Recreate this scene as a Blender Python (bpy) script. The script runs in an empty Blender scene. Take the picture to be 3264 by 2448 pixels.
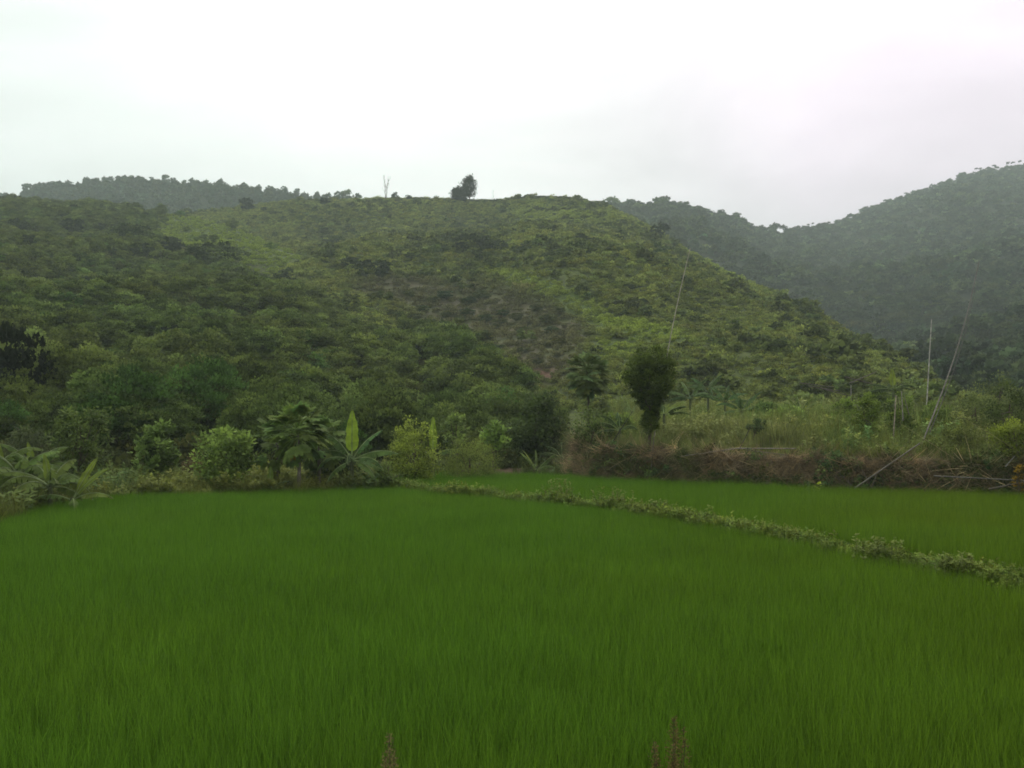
import bpy, math, random
import numpy as np
from mathutils import Vector

R = math.radians
rnd = random.Random(7)
rg = np.random.default_rng(7)
sc = bpy.context.scene
COL = sc.collection

# ------------------------------------------------------------------ camera, light, exposure
F = 887.0; CX = 512.0; YH = 425.0; CAMZ = 3.05
cam_d = bpy.data.cameras.new("camera"); cam = bpy.data.objects.new("camera", cam_d); COL.objects.link(cam)
cam.location = (0, 0, CAMZ); cam.rotation_euler = (R(90), 0, 0)
cam_d.sensor_width = 36; cam_d.lens = 36 * F / 1024; cam_d.shift_y = (YH - 384) / 1024
cam_d.clip_start = 0.1; cam_d.clip_end = 12000
sc.camera = cam

SUN_EL, SUN_AZ = R(50), R(-4)
sun_dir = Vector((math.sin(SUN_AZ) * math.cos(SUN_EL), math.cos(SUN_AZ) * math.cos(SUN_EL), math.sin(SUN_EL)))
w = bpy.data.worlds.new("World"); sc.world = w; w.use_nodes = True
nt = w.node_tree; N = nt.nodes; L = nt.links; N.clear()
wo = N.new("ShaderNodeOutputWorld"); bg = N.new("ShaderNodeBackground"); bg.inputs[1].default_value = 0.1
L.new(bg.outputs[0], wo.inputs[0])
sky = N.new("ShaderNodeTexSky"); sky.sky_type = 'NISHITA'; sky.sun_disc = False
sky.sun_elevation = SUN_EL; sky.sun_rotation = SUN_AZ
tc = N.new("ShaderNodeTexCoord")
def math_node(op, a, b=None, clamp=False):
    m = N.new("ShaderNodeMath"); m.operation = op; m.use_clamp = clamp
    for i, v in enumerate((a, b)):
        if v is None: continue
        if isinstance(v, (int, float)): m.inputs[i].default_value = v
        else: L.new(v, m.inputs[i])
    return m.outputs[0]
dt = N.new("ShaderNodeVectorMath"); dt.operation = 'DOT_PRODUCT'
L.new(tc.outputs['Generated'], dt.inputs[0]); dt.inputs[1].default_value = sun_dir
glow = math_node('POWER', math_node('MAXIMUM', dt.outputs['Value'], 0.0), 6.0)
mp = N.new("ShaderNodeMapping"); mp.inputs['Scale'].default_value = (1.3, 1.3, 3.4); L.new(tc.outputs['Generated'], mp.inputs['Vector'])
cn = N.new("ShaderNodeTexNoise"); cn.inputs['Scale'].default_value = 2.3; cn.inputs['Detail'].default_value = 5; cn.inputs['Roughness'].default_value = 0.5
cn.inputs['Distortion'].default_value = 0.4
L.new(mp.outputs[0], cn.inputs['Vector'])
bright = math_node('ADD', math_node('MULTIPLY', glow, 1.22), math_node('ADD', 0.29, math_node('MULTIPLY', cn.outputs['Fac'], 0.98)))
cr = N.new("ShaderNodeValToRGB")          # cloud tint: cool green-grey to faint lavender, by where the deck is thin
cn2 = N.new("ShaderNodeTexNoise"); cn2.inputs['Scale'].default_value = 1.1; cn2.inputs['Detail'].default_value = 2
L.new(tc.outputs['Generated'], cn2.inputs['Vector'])
sepx = N.new("ShaderNodeSeparateXYZ"); L.new(tc.outputs['Generated'], sepx.inputs[0])
L.new(math_node('ADD', math_node('MULTIPLY', sepx.outputs['X'], 0.75), math_node('ADD', 0.07, math_node('MULTIPLY', cn2.outputs['Fac'], 0.8))), cr.inputs[0])
cr.color_ramp.elements[0].position = 0.1; cr.color_ramp.elements[0].color = (0.965, 1.0, 0.975, 1)
cr.color_ramp.elements[1].position = 0.88; cr.color_ramp.elements[1].color = (1.0, 0.86, 0.975, 1)
e = cr.color_ramp.elements.new(0.5); e.color = (1, 0.992, 0.975, 1)
cl = N.new("ShaderNodeVectorMath"); cl.operation = 'SCALE'; L.new(cr.outputs[0], cl.inputs[0]); L.new(math_node('MULTIPLY', bright, 10.0), cl.inputs['Scale'])
mx = N.new("ShaderNodeMix"); mx.data_type = 'RGBA'; mx.inputs[0].default_value = 0.97
L.new(sky.outputs[0], mx.inputs[6]); L.new(cl.outputs[0], mx.inputs[7]); L.new(mx.outputs[2], bg.inputs[0])

sd = bpy.data.lights.new("sun", 'SUN'); sd.energy = 1.5; sd.angle = R(16); sd.color = (1.0, 0.95, 0.84)
so = bpy.data.objects.new("sun", sd); COL.objects.link(so); so.location = (0, 0, 400)
so.rotation_euler = (-sun_dir).to_track_quat('-Z', 'Y').to_euler()
sc.view_settings.view_transform = 'Standard'; sc.view_settings.look = 'None'
sc.view_settings.exposure = 0.1; sc.view_settings.gamma = 1.0; sc.view_settings.use_curve_mapping = False
sc.render.engine = 'CYCLES'
cy = sc.cycles
cy.max_bounces = 5; cy.diffuse_bounces = 3; cy.glossy_bounces = 1; cy.transmission_bounces = 3; cy.volume_bounces = 1
cy.transparent_max_bounces = 6; cy.use_denoising = True; cy.caustics_reflective = False; cy.caustics_refractive = False
cy.filter_width = 1.7
cy.use_adaptive_sampling = True; cy.adaptive_threshold = 0.02

HAZE_DENSITY = 0.00044

# ------------------------------------------------------------------ noise
def _hash(ix, iy, seed):
    h = (ix.astype(np.int64) * 374761393 + iy.astype(np.int64) * 668265263 + seed * 974711) & 0xffffffff
    h = ((h ^ (h >> 13)) * 1274126177) & 0xffffffff
    return ((h ^ (h >> 16)) & 0xffff) / 65535.0
def vnoise(x, y, seed=0):
    x = np.asarray(x, float); y = np.asarray(y, float)
    ix = np.floor(x); iy = np.floor(y); fx = x - ix; fy = y - iy
    fx = fx * fx * (3 - 2 * fx); fy = fy * fy * (3 - 2 * fy)
    a = _hash(ix, iy, seed); b = _hash(ix + 1, iy, seed); c = _hash(ix, iy + 1, seed); d = _hash(ix + 1, iy + 1, seed)
    return (a * (1 - fx) + b * fx) * (1 - fy) + (c * (1 - fx) + d * fx) * fy
def fbm(x, y, seed=0, oct=4):
    s = 0; a = 0.5; t = 0
    x = np.asarray(x, float); y = np.asarray(y, float)
    for i in range(oct):
        s = s + a * vnoise(x * 2 ** i + 17.3 * i, y * 2 ** i - 9.1 * i, seed + i); t += a; a *= 0.5
    return s / t
def sstep(a, b, x):
    t = np.clip((np.asarray(x, float) - a) / (b - a), 0, 1); return t * t * (3 - 2 * t)
def px2x(px, Y): return (px - CX) / F * Y
def py2z(py, Y): return CAMZ + (YH - py) / F * Y

# ------------------------------------------------------------------ meshes
def mesh_from(name, V, Q, mats=(), var=None, col=None, smooth=False, mi=None):
    V = np.asarray(V, np.float32); Q = np.asarray(Q, np.int32)
    me = bpy.data.meshes.new(name)
    me.vertices.add(len(V)); me.vertices.foreach_set('co', V.ravel())
    nf = len(Q); me.loops.add(nf * 4); me.loops.foreach_set('vertex_index', Q.ravel())
    me.polygons.add(nf); me.polygons.foreach_set('loop_start', np.arange(0, nf * 4, 4, dtype=np.int32))
    if smooth: me.polygons.foreach_set('use_smooth', np.ones(nf, bool))
    if mi is not None: me.polygons.foreach_set('material_index', np.asarray(mi, np.int32))
    for m in mats: me.materials.append(m)
    me.update(calc_edges=True)
    if var is not None:
        a = me.attributes.new('var', 'FLOAT', 'POINT'); a.data.foreach_set('value', np.asarray(var, np.float32))
    if col is not None:
        a = me.attributes.new('cover', 'FLOAT_COLOR', 'POINT')
        c = np.ones((len(V), 4), np.float32); c[:, :3] = col; a.data.foreach_set('color', c.ravel())
    return me
class MB:
    def __init__(s): s.V = []; s.Q = []; s.A = []; s.n = 0
    def add(s, V, Q, var):
        V = np.asarray(V, float).reshape(-1, 3); Q = np.asarray(Q).reshape(-1, 4)
        s.V.append(V); s.Q.append(Q + s.n); s.n += len(V)
        s.A.append(np.full(len(V), var) if np.isscalar(var) else np.asarray(var, float))
    def leaves(s, P, D, W, var, fold=0.0):           # diamond leaves: P base, D length vector, W half width vector
        n = len(P)
        nrm = np.cross(D, W); nrm /= (np.linalg.norm(nrm, axis=1, keepdims=True) + 1e-9)
        wl = np.linalg.norm(W, axis=1, keepdims=True)
        off = nrm * wl * fold
        V = np.stack([P, P + D * 0.45 + W + off, P + D, P + D * 0.45 - W + off], 1).reshape(-1, 3)
        Q = np.arange(n * 4).reshape(n, 4)
        s.add(V, Q, np.repeat(var, 4))
    def tube(s, pts, rad, sides=6, var=0.5):
        pts = np.asarray(pts, float); n = len(pts)
        rad = np.broadcast_to(np.asarray(rad, float), (n,))
        T = np.gradient(pts, axis=0); T /= (np.linalg.norm(T, axis=1, keepdims=True) + 1e-9)
        ref = np.array([0.31, 0.17, 0.0]) + np.array([0, 0, 1.0]) * (abs(T[:, 2].mean()) < 0.7)
        if abs(T[:, 2].mean()) >= 0.7: ref = np.array([1.0, 0.2, 0])
        U = np.cross(T, ref); U /= (np.linalg.norm(U, axis=1, keepdims=True) + 1e-9); Wv = np.cross(T, U)
        a = np.arange(sides) * 2 * math.pi / sides
        V = pts[:, None, :] + rad[:, None, None] * (np.cos(a)[None, :, None] * U[:, None, :] + np.sin(a)[None, :, None] * Wv[:, None, :])
        Q = []
        for i in range(n - 1):
            for j in range(sides):
                k = (j + 1) % sides
                Q.append((i * sides + j, i * sides + k, (i + 1) * sides + k, (i + 1) * sides + j))
        s.add(V.reshape(-1, 3), Q, var)
    def data(s): return np.concatenate(s.V), np.concatenate(s.Q), np.concatenate(s.A)
    def mesh(s, name, mat, smooth=False):
        V, Q, A = s.data(); return mesh_from(name, V, Q, (mat,), A, smooth=smooth)
def unit(n, r=rg):
    v = r.normal(size=(n, 3)); return v / np.linalg.norm(v, axis=1, keepdims=True)
def norm(v): return v / (np.linalg.norm(v, axis=-1, keepdims=True) + 1e-9)

# ------------------------------------------------------------------ materials
def new_mat(name):
    m = bpy.data.materials.new(name); m.use_nodes = True; m.node_tree.nodes.clear(); return m, m.node_tree.nodes, m.node_tree.links
def foliage_mat(name, trans=0.3, rough=0.55, spec=0.25, lo=0.5, hi=1.5, nscale=0.0, warm=0.25, namp=0.35):
    m, n, l = new_mat(name)
    out = n.new("ShaderNodeOutputMaterial")
    ti = n.new("ShaderNodeAttribute"); ti.attribute_type = 'INSTANCER'; ti.attribute_name = 'tint'
    va = n.new("ShaderNodeAttribute"); va.attribute_name = 'var'
    mr = n.new("ShaderNodeMapRange"); mr.inputs[3].default_value = lo; mr.inputs[4].default_value = hi; l.new(va.outputs['Fac'], mr.inputs[0])
    sc_ = n.new("ShaderNodeVectorMath"); sc_.operation = 'SCALE'; l.new(ti.outputs['Vector'], sc_.inputs[0]); l.new(mr.outputs[0], sc_.inputs['Scale'])
    # younger (high var) leaves are yellower
    mixw = n.new("ShaderNodeMix"); mixw.data_type = 'RGBA'; mixw.blend_type = 'MULTIPLY'; mixw.inputs[7].default_value = (1.25, 1.05, 0.6, 1)
    mw = n.new("ShaderNodeMath"); mw.operation = 'MULTIPLY'; mw.inputs[1].default_value = warm * 2; l.new(va.outputs['Fac'], mw.inputs[0])
    l.new(mw.outputs[0], mixw.inputs[0]); l.new(sc_.outputs[0], mixw.inputs[6])
    colr = mixw.outputs[2]
    if nscale:
        g = n.new("ShaderNodeNewGeometry"); nz = n.new("ShaderNodeTexNoise"); nz.inputs['Scale'].default_value = nscale; nz.inputs['Detail'].default_value = 3
        l.new(g.outputs['Position'], nz.inputs['Vector'])
        m2 = n.new("ShaderNodeMapRange"); m2.inputs[1].default_value = 0.3; m2.inputs[2].default_value = 0.7; m2.inputs[3].default_value = 1 - namp; m2.inputs[4].default_value = 1 + namp
        l.new(nz.outputs['Fac'], m2.inputs[0])
        s2 = n.new("ShaderNodeVectorMath"); s2.operation = 'SCALE'; l.new(colr, s2.inputs[0]); l.new(m2.outputs[0], s2.inputs['Scale']); colr = s2.outputs[0]
    p = n.new("ShaderNodeBsdfPrincipled"); p.inputs['Roughness'].default_value = rough; p.inputs['Specular IOR Level'].default_value = spec
    l.new(colr, p.inputs['Base Color'])
    t = n.new("ShaderNodeBsdfTranslucent"); l.new(colr, t.inputs['Color'])
    ms = n.new("ShaderNodeMixShader"); ms.inputs[0].default_value = trans
    l.new(p.outputs[0], ms.inputs[1]); l.new(t.outputs[0], ms.inputs[2]); l.new(ms.outputs[0], out.inputs[0])
    return m
def ground_mat(name, scale=0.6, bump=0.3, attr=True, base=(0.1, 0.1, 0.05), fine=6.0, contrast=0.5, rough=0.95):
    m, n, l = new_mat(name)
    out = n.new("ShaderNodeOutputMaterial"); p = n.new("ShaderNodeBsdfPrincipled"); p.inputs['Roughness'].default_value = rough; p.inputs['Specular IOR Level'].default_value = 0.1
    g = n.new("ShaderNodeNewGeometry")
    n1 = n.new("ShaderNodeTexNoise"); n1.inputs['Scale'].default_value = scale; n1.inputs['Detail'].default_value = 8; n1.inputs['Roughness'].default_value = 0.65
    n2 = n.new("ShaderNodeTexNoise"); n2.inputs['Scale'].default_value = fine; n2.inputs['Detail'].default_value = 6; n2.inputs['Roughness'].default_value = 0.7
    l.new(g.outputs['Position'], n1.inputs['Vector']); l.new(g.outputs['Position'], n2.inputs['Vector'])
    ad = n.new("ShaderNodeMath"); ad.operation = 'ADD'; l.new(n1.outputs['Fac'], ad.inputs[0]); l.new(n2.outputs['Fac'], ad.inputs[1])
    mr = n.new("ShaderNodeMapRange"); mr.inputs[1].default_value = 0.7; mr.inputs[2].default_value = 1.3; mr.inputs[3].default_value = 1 - contrast; mr.inputs[4].default_value = 1 + contrast
    l.new(ad.outputs[0], mr.inputs[0])
    s = n.new("ShaderNodeVectorMath"); s.operation = 'SCALE'; l.new(mr.outputs[0], s.inputs['Scale'])
    if attr:
        a = n.new("ShaderNodeAttribute"); a.attribute_name = 'cover'; l.new(a.outputs['Color'], s.inputs[0])
    else: s.inputs[0].default_value = base
    l.new(s.outputs[0], p.inputs['Base Color'])
    if bump:
        b = n.new("ShaderNodeBump"); b.inputs['Strength'].default_value = bump; b.inputs['Distance'].default_value = 0.3; l.new(ad.outputs[0], b.inputs['Height']); l.new(b.outputs[0], p.inputs['Normal'])
    l.new(p.outputs[0], out.inputs[0]); return m
M_leaf = foliage_mat("leaf", 0.35, 0.7, 0.1, 0.4, 1.6, warm=0.2)
M_far = foliage_mat("far_foliage", 0.22, 0.8, 0.05, 0.4, 1.6, warm=0.14)
M_rice = foliage_mat("rice_blade", 0.4, 0.7, 0.05, 0.55, 1.5, nscale=0.35, warm=0.25, namp=0.08)
M_grass = foliage_mat("grass_blade", 0.3, 0.7, 0.12, 0.5, 1.5, nscale=0.7)
M_broad = foliage_mat("broad_leaf", 0.38, 0.7, 0.08, 0.75, 1.25, nscale=3.0, warm=0.15)
M_bark = foliage_mat("bark", 0.0, 0.9, 0.1, 0.6, 1.4, nscale=9.0, warm=0.0)
M_cane = foliage_mat("cane", 0.0, 0.6, 0.25, 0.6, 1.3, nscale=5.0, warm=0.0)
M_hill = ground_mat("hill_ground", 0.15, 0.4, fine=1.2)
M_soil = ground_mat("soil", 0.8, 0.6, fine=5.0)
M_mud = ground_mat("paddy_mud", 0.9, 0.2, attr=False, base=(0.035, 0.032, 0.018), rough=0.5)
M_plain = ground_mat("valley_floor", 0.05, 0.3, attr=False, base=(0.05, 0.065, 0.02), fine=1.0)

# ------------------------------------------------------------------ object helpers
def tagp(o, label=None, cat=None, group=None, kind=None, tint=None):
    if label: o['label'] = label
    if cat: o['category'] = cat
    if group: o['group'] = group
    if kind: o['kind'] = kind
    if tint is not None: o['tint'] = [float(t) for t in tint]
    return o
def link(name, me, parent=None, loc=(0, 0, 0), rot=(0, 0, 0), s=1.0, tint=None):
    o = bpy.data.objects.new(name, me); COL.objects.link(o); o.location = loc; o.rotation_euler = rot
    o.scale = (s, s, s) if np.isscalar(s) else s
    if parent: o.parent = parent
    if tint is not None: o['tint'] = [float(t) for t in tint]
    return o
def empty(name, loc, label, cat, group=None, rotz=0, s=1.0):
    o = link(name, None, loc=loc, rot=(0, 0, rotz), s=s); o.empty_display_size = 0.3
    return tagp(o, label, cat, group)

def proto_coll(name, meshes):
    c = bpy.data.collections.new(name)
    for i, me in enumerate(meshes):
        o = bpy.data.objects.new("%s_%02d" % (name, i), me); c.objects.link(o)
    return c
def scatter(name, coll, P, rot, scale, idx, tint, kind='stuff', label=None, cat=None, parent=None):
    """one object of kind stuff: points that carry instances of the meshes in coll"""
    n = len(P); me = bpy.data.meshes.new(name)
    me.vertices.add(n); me.vertices.foreach_set('co', np.asarray(P, np.float32).ravel())
    sc3 = np.asarray(scale, np.float32)
    if sc3.ndim == 1: sc3 = np.repeat(sc3[:, None], 3, 1)
    for nm, ty, key, d in (('rot', 'FLOAT_VECTOR', 'vector', rot), ('scl', 'FLOAT_VECTOR', 'vector', sc3), ('tint', 'FLOAT_VECTOR', 'vector', tint)):
        a = me.attributes.new(nm, ty, 'POINT'); a.data.foreach_set(key, np.asarray(d, np.float32).ravel())
    a = me.attributes.new('idx', 'INT', 'POINT'); a.data.foreach_set('value', np.asarray(idx, np.int32))
    me.update()
    o = bpy.data.objects.new(name, me); COL.objects.link(o)
    g = bpy.data.node_groups.new(name + "_scatter", 'GeometryNodeTree')
    g.interface.new_socket("Geometry", in_out='INPUT', socket_type='NodeSocketGeometry')
    g.interface.new_socket("Geometry", in_out='OUTPUT', socket_type='NodeSocketGeometry')
    n_ = g.nodes; l_ = g.links
    gi = n_.new('NodeGroupInput'); go = n_.new('NodeGroupOutput')
    ip = n_.new('GeometryNodeInstanceOnPoints'); ci = n_.new('GeometryNodeCollectionInfo')
    ci.inputs['Collection'].default_value = coll; ci.inputs['Separate Children'].default_value = True; ci.inputs['Reset Children'].default_value = True
    def na(nm, ty):
        x = n_.new('GeometryNodeInputNamedAttribute'); x.data_type = ty; x.inputs['Name'].default_value = nm; return x.outputs['Attribute']
    l_.new(gi.outputs[0], ip.inputs['Points']); l_.new(ci.outputs[0], ip.inputs['Instance']); ip.inputs['Pick Instance'].default_value = True
    l_.new(na('idx', 'INT'), ip.inputs['Instance Index'])
    l_.new(na('rot', 'FLOAT_VECTOR'), ip.inputs['Rotation']); l_.new(na('scl', 'FLOAT_VECTOR'), ip.inputs['Scale'])
    l_.new(ip.outputs[0], go.inputs[0])
    md = o.modifiers.new("scatter", 'NODES'); md.node_group = g
    o['kind'] = kind
    if label: o['label'] = label
    if cat: o['category'] = cat
    if parent: o.parent = parent
    return o
def rz(n, tilt=0.0, r=rg):
    return np.stack([r.normal(0, tilt, n) if tilt else np.zeros(n), r.normal(0, tilt, n) if tilt else np.zeros(n), r.uniform(0, 6.283, n)], 1)
def tints(n, c, jit=0.15, hue=0.1, r=rg):
    b = np.exp(r.normal(0, jit, (n, 1))); h = r.normal(0, hue, (n, 1))
    t = np.array(c)[None, :] * b if np.ndim(c) == 1 else np.asarray(c) * b
    return np.clip(t * np.concatenate([1 + h, 1 + 0 * h, 1 - h], 1), 0.003, 0.9)

# ------------------------------------------------------------------ plant meshes
def bush_mesh(seed, n_cl=14, per=22, leaf=0.16, rx=0.5, rz_=0.42, cz=0.38, up=0.3, mat=None, clr=0.3, name="bush", leafw=0.45):
    """crown made of leaf clumps; unit width ~1"""
    r = np.random.default_rng(seed); mb = MB()
    u = unit(n_cl, r); rad = r.uniform(0.35, 0.95, (n_cl, 1)) ** 0.6
    C = u * rad * np.array([rx, rx, rz_]) * (1 - clr * 0.5) + np.array([0, 0, cz]); C[:, 2] = np.maximum(C[:, 2], 0.06)
    cv = r.uniform(0.15, 0.85, n_cl)
    crr = r.uniform(0.6, 1.1, n_cl) * clr * rx
    k = np.repeat(np.arange(n_cl), per); n = len(k)
    d = unit(n, r); d[:, 2] = np.abs(d[:, 2]) * 0.9 - 0.25 + up * 0.3; d = norm(d)
    P = C[k] + d * crr[k][:, None] * r.uniform(0.5, 1.1, (n, 1)) * np.array([1.25, 1.25, 0.9])
    P[:, 2] = np.maximum(P[:, 2], 0.0)
    D = norm(d * 0.7 + unit(n, r) * 0.8 + np.array([0, 0, up])) * (leaf * r.uniform(0.6, 1.3, (n, 1)))
    nr = norm(unit(n, r) * 0.9 + np.array([0, 0, 0.9]))
    W = norm(np.cross(D, nr)) * np.linalg.norm(D, axis=1, keepdims=True) * leafw
    mb.leaves(P - D * 0.3, D, W, np.clip(cv[k] + r.normal(0, 0.16, n), 0, 1), fold=0.3)
    return mb.mesh(name, mat or M_far)
def tuft_mesh(seed, n, h, spread, wd, lean=0.25, seg=2, mat=None, name="grass_tuft", curve=0.35, hv=0.3):
    r = np.random.default_rng(seed); mb = MB()
    P = np.concatenate([r.uniform(-1, 1, (n, 2)) * spread, np.zeros((n, 1))], 1)
    az = r.uniform(0, 6.283, n); d = np.stack([np.cos(az), np.sin(az), np.zeros(n)], 1)
    ln = np.abs(r.normal(0, lean, n))[:, None]; H = (h * np.clip(r.normal(1, hv, n), 0.4, 1.5))[:, None]
    fa = r.uniform(0, 6.283, n); wv = np.stack([np.cos(fa), np.sin(fa), np.zeros(n)], 1) * wd * 0.5
    lev = []
    for i in range(seg + 1):
        t = i / seg
        c = P + np.array([0, 0, 1.0]) * H * (t - 0.12 * curve * t ** 3) + d * H * (ln * t + curve * t * t * ln * 2)
        wt = (1 - t) ** 0.7 * (0.6 + 0.8 * t) if t < 1 else 0.05
        lev.append(np.stack([c - wv * wt, c + wv * wt], 1))
    V = np.concatenate(lev, 1).reshape(-1, 3)                       # n, 2*(seg+1)
    base = (np.arange(n) * 2 * (seg + 1))[:, None]
    Q = np.concatenate([base + np.array([2 * i, 2 * i + 1, 2 * i + 3, 2 * i + 2]) for i in range(seg)], 0)
    mb.add(V, Q, np.repeat(r.uniform(0, 1, n), 2 * (seg + 1)))
    return mb.mesh(name, mat or M_grass)
def weed_mesh(seed, n_st=5, h=0.5, leaf=0.07, spread=0.12, per=16, name="weed"):
    r = np.random.default_rng(seed); mb = MB()
    for i in range(n_st):
        b = np.array([r.normal(0, spread), r.normal(0, spread), 0]); tip = b + np.array([r.normal(0, 0.18), r.normal(0, 0.18), 1]) * h * r.uniform(0.6, 1.15)
        t = np.linspace(0, 1, 4)[:, None]; pts = b + (tip - b) * t; pts[:, :2] += r.normal(0, 0.02, (4, 2)) * h
        mb.tube(pts, np.linspace(0.006, 0.003, 4), 3, 0.3)
        tt = r.uniform(0.2, 1, per) ** 0.8; P = b + (tip - b) * tt[:, None]
        az = r.uniform(0, 6.283, per); D = np.stack([np.cos(az), np.sin(az), r.uniform(-0.2, 0.9, per)], 1); D = norm(D) * leaf * r.uniform(0.7, 1.4, (per, 1))
        W = norm(np.cross(D, np.array([0, 0, 1.0]) + unit(per, r) * 0.3)) * np.linalg.norm(D, axis=1, keepdims=True) * 0.28
        mb.leaves(P, D, W, np.clip(0.25 + 0.6 * tt + r.normal(0, 0.1, per), 0, 1), fold=0.2)
    return mb.mesh(name, M_leaf)
def tree_meshes(seed, H, rx, rzv, cz, n_cl, per, leaf, tr=0.07, clr=0.28, up=0.2, leafw=0.3, shape=None, lean=(0, 0), droop=0.0, limbs=10):
    """returns crown mesh, trunk mesh. sizes in metres"""
    r = np.random.default_rng(seed); mb = MB(); tb = MB()
    u = unit(n_cl, r); rad = r.uniform(0.25, 1.0, (n_cl, 1)) ** 0.55
    C = u * rad
    if shape is not None:
        sc_ = shape(C[:, 2]); C[:, 0] *= sc_; C[:, 1] *= sc_
    C = C * np.array([rx, rx, rzv]) * (1 - clr * 0.4) + np.array([lean[0], lean[1], cz])
    C[:, 2] = np.maximum(C[:, 2], 0.1)
    cv = r.uniform(0.1, 0.8, n_cl) ; crr = r.uniform(0.55, 1.25, n_cl) * clr * min(rx, rzv * 1.3)
    if shape is not None: crr = crr * np.clip(shape(np.clip((C[:, 2] - cz) / rzv, -1, 1)), 0.5, 1)
    k = np.repeat(np.arange(n_cl), per); n = len(k)
    d = unit(n, r); P = C[k] + d * crr[k][:, None] * (r.uniform(0.15, 1.1, (n, 1))) * np.array([1.1, 1.1, 0.85])
    P[:, 2] = np.maximum(P[:, 2], 0.03)
    D = norm(d * 0.8 + unit(n, r) * 0.7 + np.array([0, 0, up - droop])) * (leaf * r.uniform(0.6, 1.35, (n, 1)))
    nr = norm(unit(n, r) * 0.8 + np.array([0, 0, 1.0]))
    W = norm(np.cross(D, nr)) * np.linalg.norm(D, axis=1, keepdims=True) * leafw
    mb.leaves(P, D, W, np.clip(cv[k] + r.normal(0, 0.15, n) + 0.12 * d[:, 2], 0, 1), fold=0.35)
    top = np.array([lean[0], lean[1], cz + rzv * 0.35]); t = np.linspace(0, 1, 7)[:, None]
    tp = np.array([0, 0, -0.15]) + (top + np.array([0, 0, 0.15])) * t + np.concatenate([r.normal(0, 0.03 * H * 0.5, (7, 2)) * np.sin(t * 3.14), np.zeros((7, 1))], 1)
    tb.tube(tp, tr * np.linspace(1.15, 0.35, 7), 7, 0.5)
    for j in r.choice(n_cl, min(limbs, n_cl), replace=False):
        a = tp[r.integers(2, 6)]; c = C[j]; m = (a + c) / 2 + np.array([0, 0, -0.05 * H]) * r.uniform(0, 1)
        tb.tube(np.array([a, a * 0.55 + m * 0.45, m * 0.5 + c * 0.5, c]), tr * np.array([0.4, 0.3, 0.2, 0.08]), 4, 0.5)
    return mb.mesh("crown", M_leaf), tb.mesh("trunk", M_bark, True)
BARK = (0.11, 0.09, 0.065)
def make_tree(name, px, Y, z, label, cat, tint, group=None, bark=BARK, **kw):
    cm, tm = tree_meshes(**kw)
    o = empty(name, (px2x(px, Y), Y, z), label, cat, group)
    link('crown', cm, o, tint=[c * 1.75 for c in tint]); link('trunk', tm, o, tint=bark)
    return o

# ------------------------------------------------------------------ terrain: hills as real sheets
class Hill:
    def __init__(s, sky, near, zb, far, amp, seed, nscale, sag=0.0):
        s.sky, s.near, s.zb, s.far, s.amp, s.seed, s.ns, s.sag = sky, near, zb, far, amp, seed, nscale, sag
    def at(s, px, t):
        px = np.asarray(px, float); t = np.asarray(t, float)
        ip = lambda c: np.interp(px, [a for a, b in c], [b for a, b in c])
        Y0, Y1, z0 = ip(s.near), ip(s.far), ip(s.zb); z1 = py2z(ip(s.sky), Y1)
        Y = Y0 + (Y1 - Y0) * t; tt = np.clip(t, 0, 1)
        z = z0 + (z1 - z0) * (tt - s.sag * tt * (1 - tt)) - (z1 - z0) * 0.9 * np.maximum(t - 1, 0) ** 1.2
        x = px2x(px, Y)
        env = np.clip(tt * 5, 0, 1) * (1 - 0.75 * sstep(0.8, 1.0, t)) * np.clip((Y1 - Y0) / 120, 0.1, 1)
        z = z + s.amp * env * (fbm(x / s.ns, Y / s.ns, s.seed) - 0.5) * 2
        return np.stack([x, Y, z], -1)
    def proj(s, P): return CX + P[..., 0] / P[..., 1] * F, YH - (P[..., 2] - CAMZ) / P[..., 1] * F
    def find(s, px, py, lo=0.0, hi=1.0):
        t = np.linspace(lo, hi, 600); P = s.at(np.full(600, float(px)), t); _, y = s.proj(P)
        vis = np.minimum.accumulate(y); i = np.argmin(np.abs(vis - py)); return P[i]
    def build(s, name, p0, p1, nu, nv, cover, mat, tmax=1.35):
        U, T = np.meshgrid(np.linspace(p0, p1, nu), np.linspace(0, tmax, nv), indexing='ij')
        P = s.at(U, T); a, b = s.proj(P)
        f0 = (P[:, 0, 1] - 18) / P[:, 0, 1]; P[:, 0, 0] *= f0; P[:, 0, 1] *= f0; P[:, 0, 2] = -0.5     # the foot runs down into the valley floor
        V = P.reshape(-1, 3); i = np.arange(nu * nv).reshape(nu, nv)
        Q = np.stack([i[:-1, :-1], i[1:, :-1], i[1:, 1:], i[:-1, 1:]], -1).reshape(-1, 4)
        c = cover(P[..., 0], P[..., 1], a, b).reshape(-1, 3)
        o = link(name, mesh_from(name, V, Q, (mat,), col=c, smooth=True)); o['kind'] = 'structure'; return o
    def sample(s, n, p0, p1, t0, t1, r=rg):
        """uniform by ground area; columns far outside the frame thinner"""
        m = n * 5; px = r.uniform(p0, p1, m); t = r.uniform(t0, t1, m); P = s.at(px, t)
        ip = lambda c: np.interp(px, [a for a, b in c], [b for a, b in c])
        wgt = P[:, 1] * (ip(s.far) - ip(s.near)); wgt = wgt / wgt.sum()
        k = r.choice(m, n, replace=False, p=wgt); return P[k], px[k], t[k]

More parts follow.
